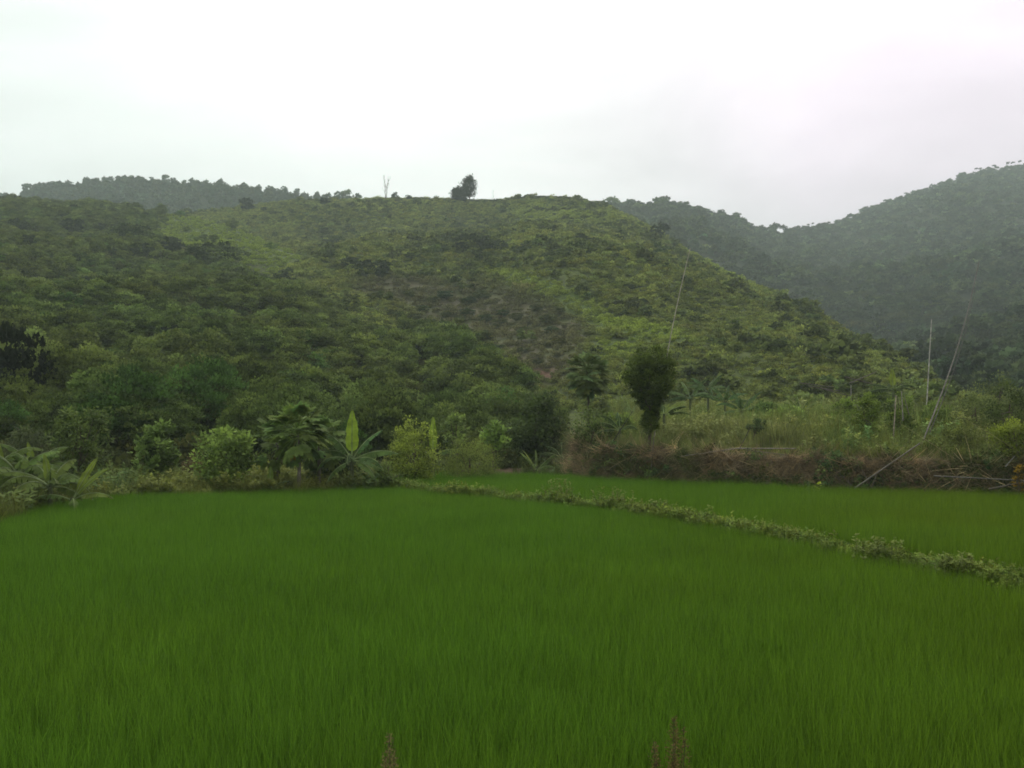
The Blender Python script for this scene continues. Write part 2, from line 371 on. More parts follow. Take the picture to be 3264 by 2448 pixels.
HA = Hill(sky=[(-900, 60), (-300, 150), (0, 201), (60, 208), (130, 213), (185, 216), (230, 226), (290, 252), (315, 268), (345, 300), (382, 319), (450, 346), (487, 362), (509, 380), (530, 405), (560, 440), (600, 452)],
          near=[(-900, 44), (0, 42), (300, 46), (450, 52), (520, 56), (600, 58)], zb=[(-900, 0.2), (600, 0.2)],
          far=[(-900, 330), (0, 320), (185, 290), (315, 215), (382, 170), (450, 130), (509, 92), (560, 66), (600, 62)], amp=5, seed=3, nscale=35, sag=0.25)
HC = Hill(sky=[(-900, 150), (-200, 200), (20, 200), (40, 192), (90, 186), (150, 185), (200, 188), (260, 195), (330, 203), (420, 212)],
          near=[(-900, 360), (420, 360)], zb=[(-900, 40), (420, 40)], far=[(-900, 700), (0, 690), (420, 600)], amp=8, seed=8, nscale=90)
HB = Hill(sky=[(-200, 260), (200, 215), (300, 203), (384, 200), (465, 201), (500, 201), (530, 196), (570, 198), (610, 207), (650, 228), (690, 253), (740, 279), (796, 304), (865, 347), (906, 368), (944, 393), (1000, 406), (1150, 415)],
          near=[(-200, 100), (500, 96), (700, 84), (944, 84), (1150, 84)], zb=[(-200, 5), (500, 4), (700, 4.4), (1150, 4.4)],
          far=[(-200, 380), (300, 380), (500, 370), (600, 340), (690, 280), (829, 190), (903, 140), (944, 112), (1000, 100), (1150, 96)], amp=9, seed=21, nscale=60, sag=0.12)
HD = Hill(sky=[(400, 215), (560, 210), (610, 206), (680, 206), (740, 219), (757, 229), (780, 230), (830, 226), (866, 215), (903, 199), (949, 182), (981, 172), (1024, 165), (1200, 125), (1900, 150)],
          near=[(400, 150), (760, 150), (1000, 130), (1900, 110)], zb=[(400, 6), (1900, 6)],
          far=[(400, 640), (680, 620), (757, 700), (900, 860), (1024, 920), (1900, 900)], amp=20, seed=33, nscale=120, sag=0.45)

def ell(px, py, cx, cy, a, b, ang=0.0, soft=0.5):
    c, s_ = math.cos(R(ang)), math.sin(R(ang)); dx, dy = px - cx, py - cy
    u = (dx * c + dy * s_) / a; v = (-dx * s_ + dy * c) / b
    return 1 - sstep(1 - soft, 1 + soft, np.sqrt(u * u + v * v))
def grassA(px, py): return np.clip(ell(px, py, 248, 248, 85, 17, 20) + ell(px, py, 205, 234, 40, 10, 8) + ell(px, py, 300, 264, 28, 8, 30), 0, 1)
def bareB(px, py): return np.clip(ell(px, py, 490, 315, 88, 30, 8) + ell(px, py, 545, 350, 40, 34, 0) + ell(px, py, 400, 290, 45, 12, 5), 0, 1)
def grassB(px, py): return np.clip(ell(px, py, 570, 305, 42, 13, 25) + ell(px, py, 645, 331, 44, 8, 12) + ell(px, py, 720, 266, 40, 7, 28) + 0.8 * ell(px, py, 530, 285, 40, 8, 20) + 0.6 * ell(px, py, 560, 215, 60, 10, 5) + 0.7 * ell(px, py, 600, 350, 60, 10, 0), 0, 1)
def lerp(a, b, m): return a * (1 - m[..., None]) + np.array(b) * m[..., None]
def coverA(x, y, a, b):
    n = fbm(x / 9, y / 9, 5); c = lerp(np.broadcast_to(np.array([0.038, 0.048, 0.016]), x.shape + (3,)), (0.06, 0.065, 0.02), sstep(0.4, 0.7, n))
    return lerp(c, (0.07, 0.10, 0.02), grassA(a, b))
def coverB(x, y, a, b):
    n = fbm(x / 12, y / 12, 6); c = lerp(np.broadcast_to(np.array([0.07, 0.092, 0.026]), x.shape + (3,)), (0.09, 0.118, 0.03), sstep(0.35, 0.7, n))
    c = lerp(c, (0.08, 0.12, 0.024), grassB(a, b))
    c = lerp(c, (0.095, 0.082, 0.052), bareB(a, b) * (0.35 + 0.5 * sstep(0.35, 0.6, fbm(x / 5, y / 3, 9))))
    return lerp(c, (0.11, 0.065, 0.042), ell(a, b, 543, 374, 16, 6))
def coverD(x, y, a, b): return lerp(np.broadcast_to(np.array([0.03, 0.042, 0.02]), x.shape + (3,)), (0.05, 0.06, 0.028), sstep(0.4, 0.6, fbm(x / 30, y / 30, 4)))
HA.build("hill", -900, 600, 260, 150, coverA, M_hill)
HC.build("hill", -900, 420, 160, 60, coverD, M_hill)
HB.build("hill", -200, 1150, 260, 150, coverB, M_hill)
HD.build("mountain", 400, 1900, 240, 140, coverD, M_hill)

# valley floor out to the horizon
def flat(name, pts, z, mat):
    me = bpy.data.meshes.new(name); me.from_pydata([(x, y, z) for x, y in pts], [], [tuple(range(len(pts)))]); me.materials.append(mat)
    o = link(name, me); o['kind'] = 'structure'; return o
flat("ground", [(-2600, -2600), (2600, -2600), (2600, 2600), (-2600, 2600)], -0.35, M_plain)

# near ground: a height sheet with the camera bank, margins and bund
BUND = np.array([(-7.5, 39.5), (-4.5, 37), (-0.6, 32.6), (3.4, 28), (6.7, 20.6), (8.6, 14.9), (10.4, 9), (12.0, 3), (12.5, -1)])
BANK = np.array([(10, 78), (6.5, 66), (4.4, 56), (3.1, 49), (2.8, 45), (3.9, 42.5), (6, 40.6), (9, 38.6), (14, 35.2), (18.5, 32.4), (24, 29), (32, 24), (45, 16), (70, 4)])
EDGE = np.array([(-15.2, -2), (-14.6, 10), (-13.6, 20), (-13.6, 23), (-14.9, 27.7), (-15.2, 31.0), (-14.2, 33.2), (-11.7, 34.0), (-8, 35.2), (-5.2, 36.2)])
def resample(P, step):
    d = np.r_[0, np.cumsum(np.linalg.norm(np.diff(P, axis=0), axis=1))]; n = int(d[-1] / step) + 2
    # smooth via Catmull-Rom style: interp then blur
    s = np.linspace(0, d[-1], n); X = np.stack([np.interp(s, d, P[:, i]) for i in range(2)], 1)
    for _ in range(max(1, int(1.2 / step))):
        X[1:-1] = 0.25 * X[:-2] + 0.5 * X[1:-1] + 0.25 * X[2:]
    return X
BUND_R = resample(BUND, 0.4); BANK_R = resample(BANK, 0.25); EDGE_R = resample(EDGE, 0.4)
def dist_line(x, y, LN):
    P = np.stack([np.ravel(x), np.ravel(y)], 1).astype(float); out = np.full(len(P), 1e9)
    for i in range(0, len(P), 20000):
        q = P[i:i + 20000]; out[i:i + 20000] = np.sqrt(((q[:, None, :] - LN[None, :, :]) ** 2).sum(-1)).min(1)
    return out.reshape(np.shape(x))
def inside(x, y, poly):
    x = np.asarray(x, float); y = np.asarray(y, float); c = np.zeros(x.shape, bool); n = len(poly)
    for i in range(n):
        x1, y1 = poly[i]; x2, y2 = poly[(i + 1) % n]
        hit = ((y1 > y) != (y2 > y)) & (x < (x2 - x1) * (y - y1) / (y2 - y1 + 1e-12) + x1); c ^= hit
    return c
bi = np.argmin(np.abs(BUND_R[:, 1] - 37.2)); FIELD1 = [tuple(p) for p in EDGE_R] + [tuple(p) for p in BUND_R[bi:]] + [(12.5, 3.4), (-15.2, 3.4)]
bj = [tuple(p) for p in BANK_R if p[1] < 45.0 and p[0] < 60]
FIELD2 = [(-6.2, 46.5), (-2.5, 47.0), (1.0, 45.6)] + bj + [(60, -1), (12.9, -1)] + [tuple(p) for p in BUND_R[::-1] if p[1] < 39.5]
def near_z(x, y):
    x = np.asarray(x, float); y = np.asarray(y, float)
    f = inside(x, y, FIELD1) | inside(x, y, FIELD2)
    z = np.where(f, -0.04, 0.22 + 0.25 * (fbm(x / 4, y / 4, 2) - 0.5))
    z = np.where(~f & (y > 47), z + 0.02 * (y - 47), z)
    db = dist_line(x, y, BUND_R); z = np.maximum(z, 0.3 * (1 - sstep(0.25, 0.6, db)) + 0.02 * fbm(x * 2, y * 2, 4))
    z = np.maximum(z, 1.4 * (1 - sstep(0.6, 3.6, y + 0.4 * (fbm(x, y * 0, 12) - 0.5))))
    return z
xs = np.arange(-60, 62, 0.4); ys = np.r_[np.arange(-12, 50, 0.33), np.arange(50, 100, 1.5)]
X, Yg = np.meshgrid(xs, ys, indexing='ij'); Z = near_z(X, Yg)
i = np.arange(X.size).reshape(X.shape); Q = np.stack([i[:-1, :-1], i[1:, :-1], i[1:, 1:], i[:-1, 1:]], -1).reshape(-1, 4)
inf = (inside(X, Yg, FIELD1) | inside(X, Yg, FIELD2))
cv = lerp(np.broadcast_to(np.array([0.05, 0.055, 0.02]), X.shape + (3,)), (0.03, 0.028, 0.015), inf.astype(float))
cv = lerp(cv, (0.13, 0.085, 0.06), ((X > -3) & (X < 3) & (Yg > 47) & (Yg < 58)).astype(float) * 0.8)
o = link("paddy_ground", mesh_from("paddy_ground", np.stack([X, Yg, Z], -1).reshape(-1, 3), Q, (M_soil,), col=cv.reshape(-1, 3), smooth=True)); o['kind'] = 'structure'

# terrace with its earth bank
nb = len(BANK_R); tb_ = np.gradient(BANK_R, axis=0); tb_ /= np.linalg.norm(tb_, axis=1, keepdims=True)
nrm2 = np.stack([-tb_[:, 1], tb_[:, 0]], 1)       # towards the terrace
if nrm2[nb // 2] @ np.array([0.5, 1.0]) < 0: nrm2 = -nrm2
ub = np.linspace(0, 1, nb)
far_pt = np.stack([np.interp(np.arange(nb), [0, nb * 0.35, nb - 1], [9, 32, 190]), np.interp(np.arange(nb), [0, nb * 0.35, nb - 1], [97, 97, 60])], 1)
sarc = np.arange(nb) * 0.25
BANK_H = 1.72
def terr_z(x, y): return BANK_H + 0.045 * np.maximum(np.asarray(y, float) - 38, 0) + 0.16 * (fbm(np.asarray(x) / 3, np.asarray(y) / 3, 15) - 0.5) - 0.03 * np.maximum(38 - np.asarray(y, float), 0) * 0
prof = [(-0.15, -0.1), (0.0, 0.05), (0.1, 0.25), (0.16, 0.45), (0.24, 0.65), (0.3, 0.8), (0.38, 0.95), (0.42, 1.1), (0.48, 1.25), (0.52, 1.4), (0.55, 1.52), (0.62, 1.64), (0.8, BANK_H)]
rows = []
for j, (dn, dz) in enumerate(prof):
    k = min(1, dz / 0.4) if j < len(prof) - 1 else 0.6
    off = dn + k * (0.9 * (fbm(sarc / 2.2, np.full(nb, dz * 0.6), 40, 3) - 0.5) + 0.3 * (fbm(sarc / 0.5, np.full(nb, dz * 2.0), 41, 3) - 0.5))
    xy = BANK_R + nrm2 * off[:, None]; z = np.full(nb, dz)
    if j >= len(prof) - 3: z = terr_z(xy[:, 0], xy[:, 1]) - (BANK_H - dz) + 0.12 * (fbm(sarc / 1.1, sarc * 0, 44) - 0.5)
    rows.append(np.concatenate([xy, z[:, None]], 1))
edge_xy = rows[-1][:, :2]
for v in np.r_[0.01, 0.03, 0.06, np.linspace(0.1, 1, 22)]:
    xy = edge_xy * (1 - v) + far_pt * v; rows.append(np.concatenate([xy, terr_z(xy[:, 0], xy[:, 1])[:, None]], 1))
G = np.stack(rows, 1); nr_ = G.shape[1]
i = np.arange(nb * nr_).reshape(nb, nr_); Q = np.stack([i[:-1, :-1], i[1:, :-1], i[1:, 1:], i[:-1, 1:]], -1).reshape(-1, 4)
face = np.zeros((nb, nr_)); face[:, :12] = 1
nn = fbm(np.repeat(sarc[:, None], nr_, 1) / 1.3, G[..., 2] * 1.2, 50)
cv = lerp(np.broadcast_to(np.array([0.07, 0.08, 0.03]), G.shape), (0.2, 0.15, 0.10), face)
cv = lerp(cv, (0.2, 0.15, 0.09), face * sstep(0.55, 0.75, nn)); cv = lerp(cv, (0.05, 0.045, 0.03), face * sstep(0.5, 0.3, nn) * 0.7)
cv = lerp(cv, (0.19, 0.12, 0.06), face * ell(sarc[:, None] * np.ones((1, nr_)), G[..., 2] * 1.0, 39, 0.8, 1.6, 0.6))
o = link("terrace", mesh_from("terrace", G.reshape(-1, 3), Q, (M_soil,), col=cv.reshape(-1, 3), smooth=True)); o['kind'] = 'structure'
TERR_POLY = [tuple(p) for p in edge_xy] + [tuple(p) for p in far_pt[::-1]]
def gz(x, y):
    x1 = np.atleast_1d(np.asarray(x, float)); y1 = np.atleast_1d(np.asarray(y, float))
    t = inside(x1, y1, TERR_POLY); z = np.where(t, terr_z(x1, y1), near_z(x1, y1)); return z if np.ndim(x) else float(z[0])

# ------------------------------------------------------------------ scatter on the hills
far_bush = proto_coll("far_bush", [bush_mesh(100 + i, 12, 20, 0.17) for i in range(4)] + [bush_mesh(110 + i, 9, 22, 0.2, rz_=0.28, cz=0.22, clr=0.4) for i in range(2)])
low_scrub = proto_coll("low_scrub", [bush_mesh(120 + i, 12, 26, 0.11, rx=0.62, rz_=0.22, cz=0.15, clr=0.35, up=0.6, name="scrub") for i in range(4)])
fine_bush_m = [bush_mesh(130 + i, 36, 60, 0.058, rx=0.5, rz_=0.46, cz=0.42, up=0.55, clr=0.3, name="fine_bush") for i in range(5)]
near_bush_m = [bush_mesh(180 + i, 60, 80, 0.042, rx=0.5, rz_=0.48, cz=0.44, up=0.7, clr=0.26, name="near_bush", leafw=0.35) for i in range(5)]
clump_bush_m = [bush_mesh(140 + i, 46, 60, 0.046, rx=0.52, rz_=0.36, cz=0.32, up=0.1, clr=0.2, name="clump_bush", leafw=0.55) for i in range(4)]
fine_bush = proto_coll("fine_bush", fine_bush_m + clump_bush_m)
near_bush = proto_coll("near_bush", near_bush_m)
def tree_proto(seed, shape, n_cl=16, per=14, leaf=0.13, cz=0.54, rz_=0.46, rx=0.32, stem=0.012):
    me = bush_mesh(seed, n_cl, per, leaf, rx=rx, rz_=rz_, cz=cz, clr=0.4, up=0.1)
    r = np.random.default_rng(seed); mb = MB(); V = np.empty((len(me.vertices), 3), np.float32).ravel(); me.vertices.foreach_get('co', V); V = V.reshape(-1, 3)
    if shape == 'cone': V[:, :2] *= np.clip(1.25 - (V[:, 2:3] - 0.2) * 1.1, 0.25, 1.2)
    q = np.arange(len(V)).reshape(-1, 4); a = np.empty(len(V), np.float32); me.attributes['var'].data.foreach_get('value', a)
    mb.add(V, q, a); mb.tube(np.array([(0, 0, -0.05), (0.01, 0, 0.3), (0, 0.01, 0.7)]), [stem * 1.5, stem, stem * 0.6], 4, 0.0)
    return mb.mesh("far_tree", M_far)
ridge_tree_m = [tree_proto(150 + i, None, leaf=0.15) for i in range(3)] + [tree_proto(160 + i, 'cone', rz_=0.42, cz=0.55, leaf=0.14) for i in range(2)]
pine_m = [tree_proto(170 + i, None, n_cl=9, per=12, leaf=0.12, cz=0.86, rz_=0.12, rx=0.26, stem=0.014) for i in range(3)]
far_tree = proto_coll("far_tree", ridge_tree_m)

# notable trees and bushes on the slopes (px, py of the base, width px, height factor)
DK, MD, LT = (0.05, 0.07, 0.03), (0.08, 0.115, 0.04), (0.13, 0.175, 0.065)
NOT_A = [(17, 234, 24, .7, DK, "dark spreading shrub high on the slope at the left edge"), (29, 248, 19, .8, DK, "darkest round bush below the spreading shrub near the left edge"),
 (73, 234, 22, .8, DK, "dark domed shrub on the upper left slope"), (100, 234, 17, .7, DK, "small dark shrub left of the wide twin crowned thicket"),
 (134, 248, 42, .62, MD, "wide leafy shrub clump high on the upper left slope"), (143, 258, 24, .7, DK, "very dark shrub below the wide leafy clump"), (170, 252, 24, .7, DK, "greyish dark shrub right of the wide leafy clump"),
 (216, 267, 54, .5, MD, "broad flat clump of dark trees below the bright grass patch"), (234, 288, 40, .6, LT, "pale leafed shrub clump under the broad dark clump"), (283, 290, 30, .6, DK, "dark shrub at the right foot of the bright grass patch"),
 (170, 296, 27, .6, MD, "grey green domed shrub on the middle left slope"), (136, 284, 20, .7, MD, "small domed shrub uphill of the grey green one"), (92, 294, 32, .6, DK, "dark irregular shrub clump on the middle left slope"),
 (33, 288, 11, .8, LT, "tiny pale shrub among olive scrub near the left edge"), (192, 312, 21, .6, LT, "light green shrub isolated in the olive scrub"), (172, 348, 27, 1.0, (0.022, 0.034, 0.016), "almost black round tree in the middle of the left slope"),
 (327, 304, 20, .7, MD, "round bush near the gully beside the central hill"), (340, 321, 18, .6, MD, "flat bush on the spur below the gully"), (421, 362, 21, .9, (0.022, 0.034, 0.016), "dark drooping tree on the spur toward the central hill"),
 (114, 372, 44, .62, (0.09, 0.15, 0.045), "large fresh green leafy tree on the lower left slope"), (187, 374, 38, .5, (0.085, 0.135, 0.045), "green leafy clump right of the large fresh green tree"), (258, 374, 30, .55, (0.09, 0.135, 0.045), "small green leafy clump on the spur above the papaya"),
 (12, 412, 72, 1.35, (0.016, 0.024, 0.012), "deep dark tree filling the left edge of the slope"), (112, 258, 18, .6, MD, "low shrub between the domed and the leafy clump"), (76, 244, 14, .7, LT, "pale low shrub beneath the dark domed shrub")]
z2 = lambda u, v: (313.7 + u * 0.1702, 150.6 + v * 0.1702)
CLEAR_A = [(HA.find(px, py), wd) for (px, py, wd, hf, t_, l_) in NOT_A]
def clear_mask(P, spots, front=7.0):
    """keeps scattered shrubs off the spots where a tree of its own stands, and off the strip just downhill of it"""
    k = np.ones(len(P), bool)
    for C, wd in spots:
        r_ = wd / F * C[1] * 0.5; dx = P[:, 0] - C[0] * P[:, 1] / C[1]; dy = C[1] - P[:, 1]
        k &= ~((np.abs(dx) < r_ * 0.85) & (dy > -r_ * 0.6) & (dy < front))
    return k
# A: near-left slope, olive shrubs
P, a, t = HA.sample(11500, -260, 560, 0.02, 1.02)
_, b = HA.proj(P); g = np.clip(grassA(a, b) + grassA(a, b - 5) + grassA(a, b - 10) + grassA(a, b - 14), 0, 1)
dens = fbm(P[:, 0] / 14, P[:, 1] / 14, 61)
keep = (rg.random(len(P)) > g * 0.985) & ((a > -60) | (rg.random(len(P)) < 0.5)) & (rg.random(len(P)) < 0.55 + 0.7 * dens)
keep &= clear_mask(P, CLEAR_A)
P, a, b, t = P[keep], a[keep], b[keep], t[keep]; n = len(P)
sz = np.interp(P[:, 1], [45, 90, 200, 320], [3.1, 2.6, 2.5, 2.7]) * np.clip(np.exp(rg.normal(0, 0.36, n)), 0.45, 1.6)
tn = tints(n, (0.136, 0.182, 0.048), 0.2, 0.025)
zone = sstep(0.42, 0.6, fbm(P[:, 0] / 25, P[:, 1] / 25, 71)); tn *= lerp(np.ones((n, 3)), (0.85, 0.95, 0.95), zone)
spc = rg.random(n); kk = np.where(spc < 0.1, rg.integers(5, 9, n), rg.integers(0, 5, n)); tn[spc < 0.1] *= np.array([0.72, 0.95, 0.85]); tn[(spc > 0.1) & (spc < 0.15)] *= 0.5
sel = (P[:, 1] < 118) & (a > -20) & (a < 560)
ids = np.where(sel)[0]; ids = ids[np.argsort(P[ids, 1])][:250]
mask = np.ones(n, bool); mask[ids] = False
scatter("hillside_scrub", fine_bush, P[mask], rz(mask.sum(), 0.08), np.stack([sz[mask], sz[mask], sz[mask] * rg.uniform(0.7, 1.1, mask.sum())], 1), kk[mask], tn[mask],
        label="dense olive scrub covering the near slope on the left", cat="scrub")
for k in ids:
    o = link("hillside_shrub", near_bush_m[rnd.randrange(5)], loc=P[k] - np.array([0, 0, 0.1]), rot=(0, 0, rnd.uniform(0, 6.28)), s=(sz[k], sz[k], sz[k] * rnd.uniform(0.8, 1.2)), tint=tn[k])
    tagp(o, "olive green shrub in the dense thicket on the lower left slope", "shrub", "olive shrubs of the thicket on the lower left slope")
# filler low scrub on A
P, a, t = HA.sample(14000, -200, 560, 0.0, 1.02); _, b = HA.proj(P); g = grassA(a, b); n = len(P)
sz = np.exp(rg.normal(0, 0.3, n)) * np.where(g + grassA(a, b - 5) + grassA(a, b - 10) > 0.3, 1.1, 1.7)
g = np.clip(g + grassA(a, b - 6), 0, 1); tn = lerp(tints(n, (0.075, 0.095, 0.03), 0.15), (0.27, 0.36, 0.07), g)
scatter("undergrowth", low_scrub, P, rz(n, 0.1), sz, rg.integers(0, 4, n), tn)
# B: central hill
P, a, t = HB.sample(36000, 180, 1060, 0.0, 1.01); _, b = HB.proj(P); n = len(P)
g = grassB(a, b); br = bareB(a, b); keep = rg.random(n) > br * 0.3
P, a, b, g, br = P[keep], a[keep], b[keep], g[keep], br[keep]; n = len(P)
sz = np.exp(rg.normal(0, 0.3, n)) * (np.interp(P[:, 1], [85, 150, 300], [1.0, 1.3, 1.6]) - 0.1 * g - 0.1 * br)
zone = sstep(0.35, 0.65, fbm(P[:, 0] / 22, P[:, 1] / 22, 81))
tn = tints(n, lerp(np.broadcast_to(np.array([0.205, 0.250, 0.064]), (n, 3)), (0.245, 0.30, 0.072), zone), 0.16, 0.05)
tn = lerp(tn, (0.31, 0.41, 0.07), g * 0.85); tn = lerp(tn, (0.15, 0.145, 0.08), br * 0.85)
scatter("hill_undergrowth", low_scrub, P, rz(n, 0.12), sz, rg.integers(0, 4, n), tn)
P, a, t = HB.sample(6500, 180, 1060, 0.0, 1.0); _, b = HB.proj(P); n = len(P)
g = grassB(a, b); br = bareB(a, b); dn = fbm(P[:, 0] / 18, P[:, 1] / 18, 91)
keep = (rg.random(n) > np.clip(g * 0.9 + br * 0.95, 0, 1)) & (rg.random(n) < 0.12 + 0.9 * sstep(0.45, 0.7, dn))
P, a, b = P[keep], a[keep], b[keep]; n = len(P); sz = 2.3 * np.exp(rg.normal(0, 0.3, n))
scatter("hill_scrub", far_bush, P, rz(n, 0.1), np.stack([sz, sz, sz * 0.8], 1), rg.integers(0, 6, n), tints(n, (0.13, 0.17, 0.05), 0.2, 0.05))
# C: far left forest
P, a, t = HC.sample(3600, -250, 400, 0.45, 1.0); n = len(P); sz = 6.5 * np.exp(rg.normal(0, 0.25, n))
scatter("distant_forest", far_tree, P, rz(n), sz, rg.integers(0, 5, n), tints(n, (0.055, 0.085, 0.038), 0.2))
# D: right mountain
P, a, t = HD.sample(19000, 520, 1300, 0.0, 1.0); n = len(P)
keep = rg.random(n) < 0.35 + 0.9 * fbm(P[:, 0] / 40, P[:, 1] / 40, 97); P = P[keep]; n = len(P)
sz = np.interp(P[:, 1], [130, 350, 900], [4.8, 5.5, 4.8]) * np.exp(rg.normal(0, 0.3, n))
tn = tints(n, (0.060, 0.088, 0.034), 0.38, 0.08)
scatter("mountain_forest", far_bush, P, rz(n, 0.1), np.stack([sz, sz, sz * 0.85], 1), rg.integers(0, 6, n), tn)

# ------------------------------------------------------------------ ridge trees (each one its own)
def ridge_tree(H, px, top, wpx, label, group=None, kinds=ridge_tree_m, tint=(0.035, 0.052, 0.024), name="ridge_tree", cat="tree", t=0.985, hmul=1.0):
    P = H.at(px, t); Y = P[1]; base_y = YH - (P[2] - CAMZ) / Y * F; h = max(1.5, (base_y - top) / F * Y * 0.86) * hmul; wd = wpx / F * Y / 0.62
    o = link(name, kinds[rnd.randrange(len(kinds))], loc=P - np.array([0, 0, 0.3]), rot=(0, 0, rnd.uniform(0, 6.28)), s=(wd, wd, h), tint=tints(1, tint, 0.12)[0])
    return tagp(o, label, cat, group)
px = 34.0
while px < 345:
    base = np.interp(px, [a for a, b in HC.sky], [b for a, b in HC.sky]); wv = rnd.uniform(6, 12)
    h = rnd.uniform(1.5, 6) + (3 if px < 75 else 0) + (4 if rnd.random() < 0.15 else 0)
    ridge_tree(HC, px, base - h, wv, "hazy tree crown in the row along the far left ridge line", "trees lined up on the far left ridge", t=0.96)
    px += wv * rnd.uniform(0.3, 0.55)
for (px, top, wd, lb) in [(50, 178, 16, "broad hazy tree at the left end of the far left ridge"), (94, 175, 14, "flat topped hazy tree above the far left ridge"), (138, 174, 14, "tallest rounded tree crown on the far left ridge"), (285, 183, 7, "pointed tree low on the right end of the far left ridge")]:
    ridge_tree(HC, px, top, wd, lb, t=0.99)
for (px, top, wd) in [(6, 191, 12), (16, 193, 9), (24, 195, 7)]:
    ridge_tree(HA, px, top, wd, "small dark tree on the skyline at the left edge of the photo", "small trees on the skyline at the left edge", t=0.995)
px = 345
while px < 620:
    base = np.interp(px, [a for a, b in HB.sky], [b for a, b in HB.sky]); wv = rnd.uniform(4, 8)
    ridge_tree(HB, px, base - rnd.uniform(1.0, 4.0), wv, "low bush breaking the skyline of the central hill", "low bushes along the crest of the central hill", kinds=[far_bush.objects[k].data for k in range(4)], name="ridge_bush", cat="bush", tint=(0.055, 0.078, 0.028), t=0.99)
    px += rnd.uniform(3, 8)
for (px, top, wd, lb) in [(395, 190, 7, "small round tree just right of the bare tree on the crest"), (409, 193, 7, "small tree on the crest between bare tree and tall dark tree"), (660, 214, 20, "broad dark tree on the right shoulder of the central hill"), (247, 193, 14, "dark round tree standing out below the far left ridge"), (326, 196, 14, "dark tree on the left end of the central hill crest"), (596, 203, 8, "dark bush where the central hill meets the far ridge")]:
    H = HB; ridge_tree(H, px, top, wd, lb, t=0.93 if px in (660, 326, 247) else 0.985)
px = 600
while px < 760:
    base = np.interp(px, [a for a, b in HD.sky], [b for a, b in HD.sky])
    h = rnd.uniform(1.5, 5) + (5 if 728 < px < 752 and rnd.random() < 0.5 else 0); wv = rnd.uniform(3.5, 7)
    ridge_tree(HD, px, base - h, wv, "small tree on the hazy ridge left of the saddle", "trees on the hazy ridge left of the saddle", t=1.0); px += wv * 0.6
for (px, top, wd, lb) in [(775, 218, 13, "biggest dark tree standing in the saddle on the right"), (784, 221, 8, "smaller tree touching the big dark tree in the saddle"), (797, 223, 8, "rounded tree right of the big tree in the saddle"), (764, 225, 8, "low tree at the left end of the saddle")]:
    ridge_tree(HD, px, top, wd, lb, t=0.995)
px = 802
while px < 1030:
    base = np.interp(px, [a for a, b in HD.sky], [b for a, b in HD.sky])
    ridge_tree(HD, px, base - rnd.uniform(0.8, 3), rnd.uniform(2.5, 5), "tiny tree on the rising skyline of the right mountain", "tiny trees on the skyline of the right mountain", t=1.0); px += rnd.uniform(3, 7)
for px in (808, 813, 826, 881, 906, 959, 964, 976, 980, 988, 994, 1008, 1013, 1020):
    base = np.interp(px, [a for a, b in HD.sky], [b for a, b in HD.sky])
    ridge_tree(HD, px, base - rnd.uniform(4.5, 7.5), rnd.uniform(3.2, 4.6), "thin umbrella shaped pine on the skyline of the right mountain", "umbrella pines on the right mountain", kinds=pine_m, name="umbrella_pine", cat="pine", t=0.998)
# tall dark tree pair on the central crest
def crest_tree(px, top, wpx, label, seed, rzf, czf, n_cl=60, shape=None):
    P = HB.at(px, 0.985); Y = P[1]; h = (YH - (P[2] - CAMZ) / Y * F - top) / F * Y; wd = wpx / F * Y / 2
    cm, tm = tree_meshes(seed, h, wd, h * rzf, h * czf, n_cl, 60, 0.5, tr=0.25, clr=0.36, leafw=0.4, shape=shape)
    o = empty("crest_tree", P - np.array([0, 0, 0.5]), label, "tree"); link('crown', cm, o, tint=(0.03, 0.042, 0.02)); link('trunk', tm, o, tint=BARK)
crest_tree(469, 173, 17, "tall dark ragged tree standing alone on the crest of the central hill", 301, 0.48, 0.55)
crest_tree(459, 185, 17, "lower dark tree against the left side of the tall crest tree", 302, 0.42, 0.55)
def bare_tree(px, top, label, seed, stems, thick=0.09):
    P = HB.at(px, 0.98); Y = P[1]; h = (YH - (P[2] - CAMZ) / Y * F - top) / F * Y; r = np.random.default_rng(seed)
    o = empty("bare_tree", P, label, "bare tree")
    for s_ in range(stems):
        mb = MB(); dx = (s_ - (stems - 1) / 2) * 1.6
        pts = np.array([(dx * 0.2 + dx * q ** 1.2 + r.normal(0, 0.15), r.normal(0, 0.1), h * q * (1 - 0.08 * s_)) for q in np.linspace(0, 1, 7)]); mb.tube(pts, thick * np.linspace(1.5, 0.35, 7), 5, 0.6)
        for k in range(12):
            q = r.integers(2, 6); a = pts[q]; d = np.array([r.normal(0, 1), r.normal(0, 0.6), 1.6]) * h * 0.09
            mb.tube(np.array([a, a + d * 0.5, a + d * np.array([0.8, 0.8, 1.3])]), thick * np.array([0.5, 0.35, 0.2]), 3, 0.6)
        link('limb' if s_ else 'trunk', mb.mesh("bare_stem", M_bark, True), o, tint=(0.2, 0.18, 0.16))
bare_tree(386, 175, "leafless forked tree on the crest of the central hill", 311, 2, 0.13)
bare_tree(344, 190, "thin leafless stem on the skyline left of the forked bare tree", 312, 1, 0.08)
bare_tree(493, 190, "thin leafless stem on the crest right of the tall dark tree", 313, 1, 0.06)

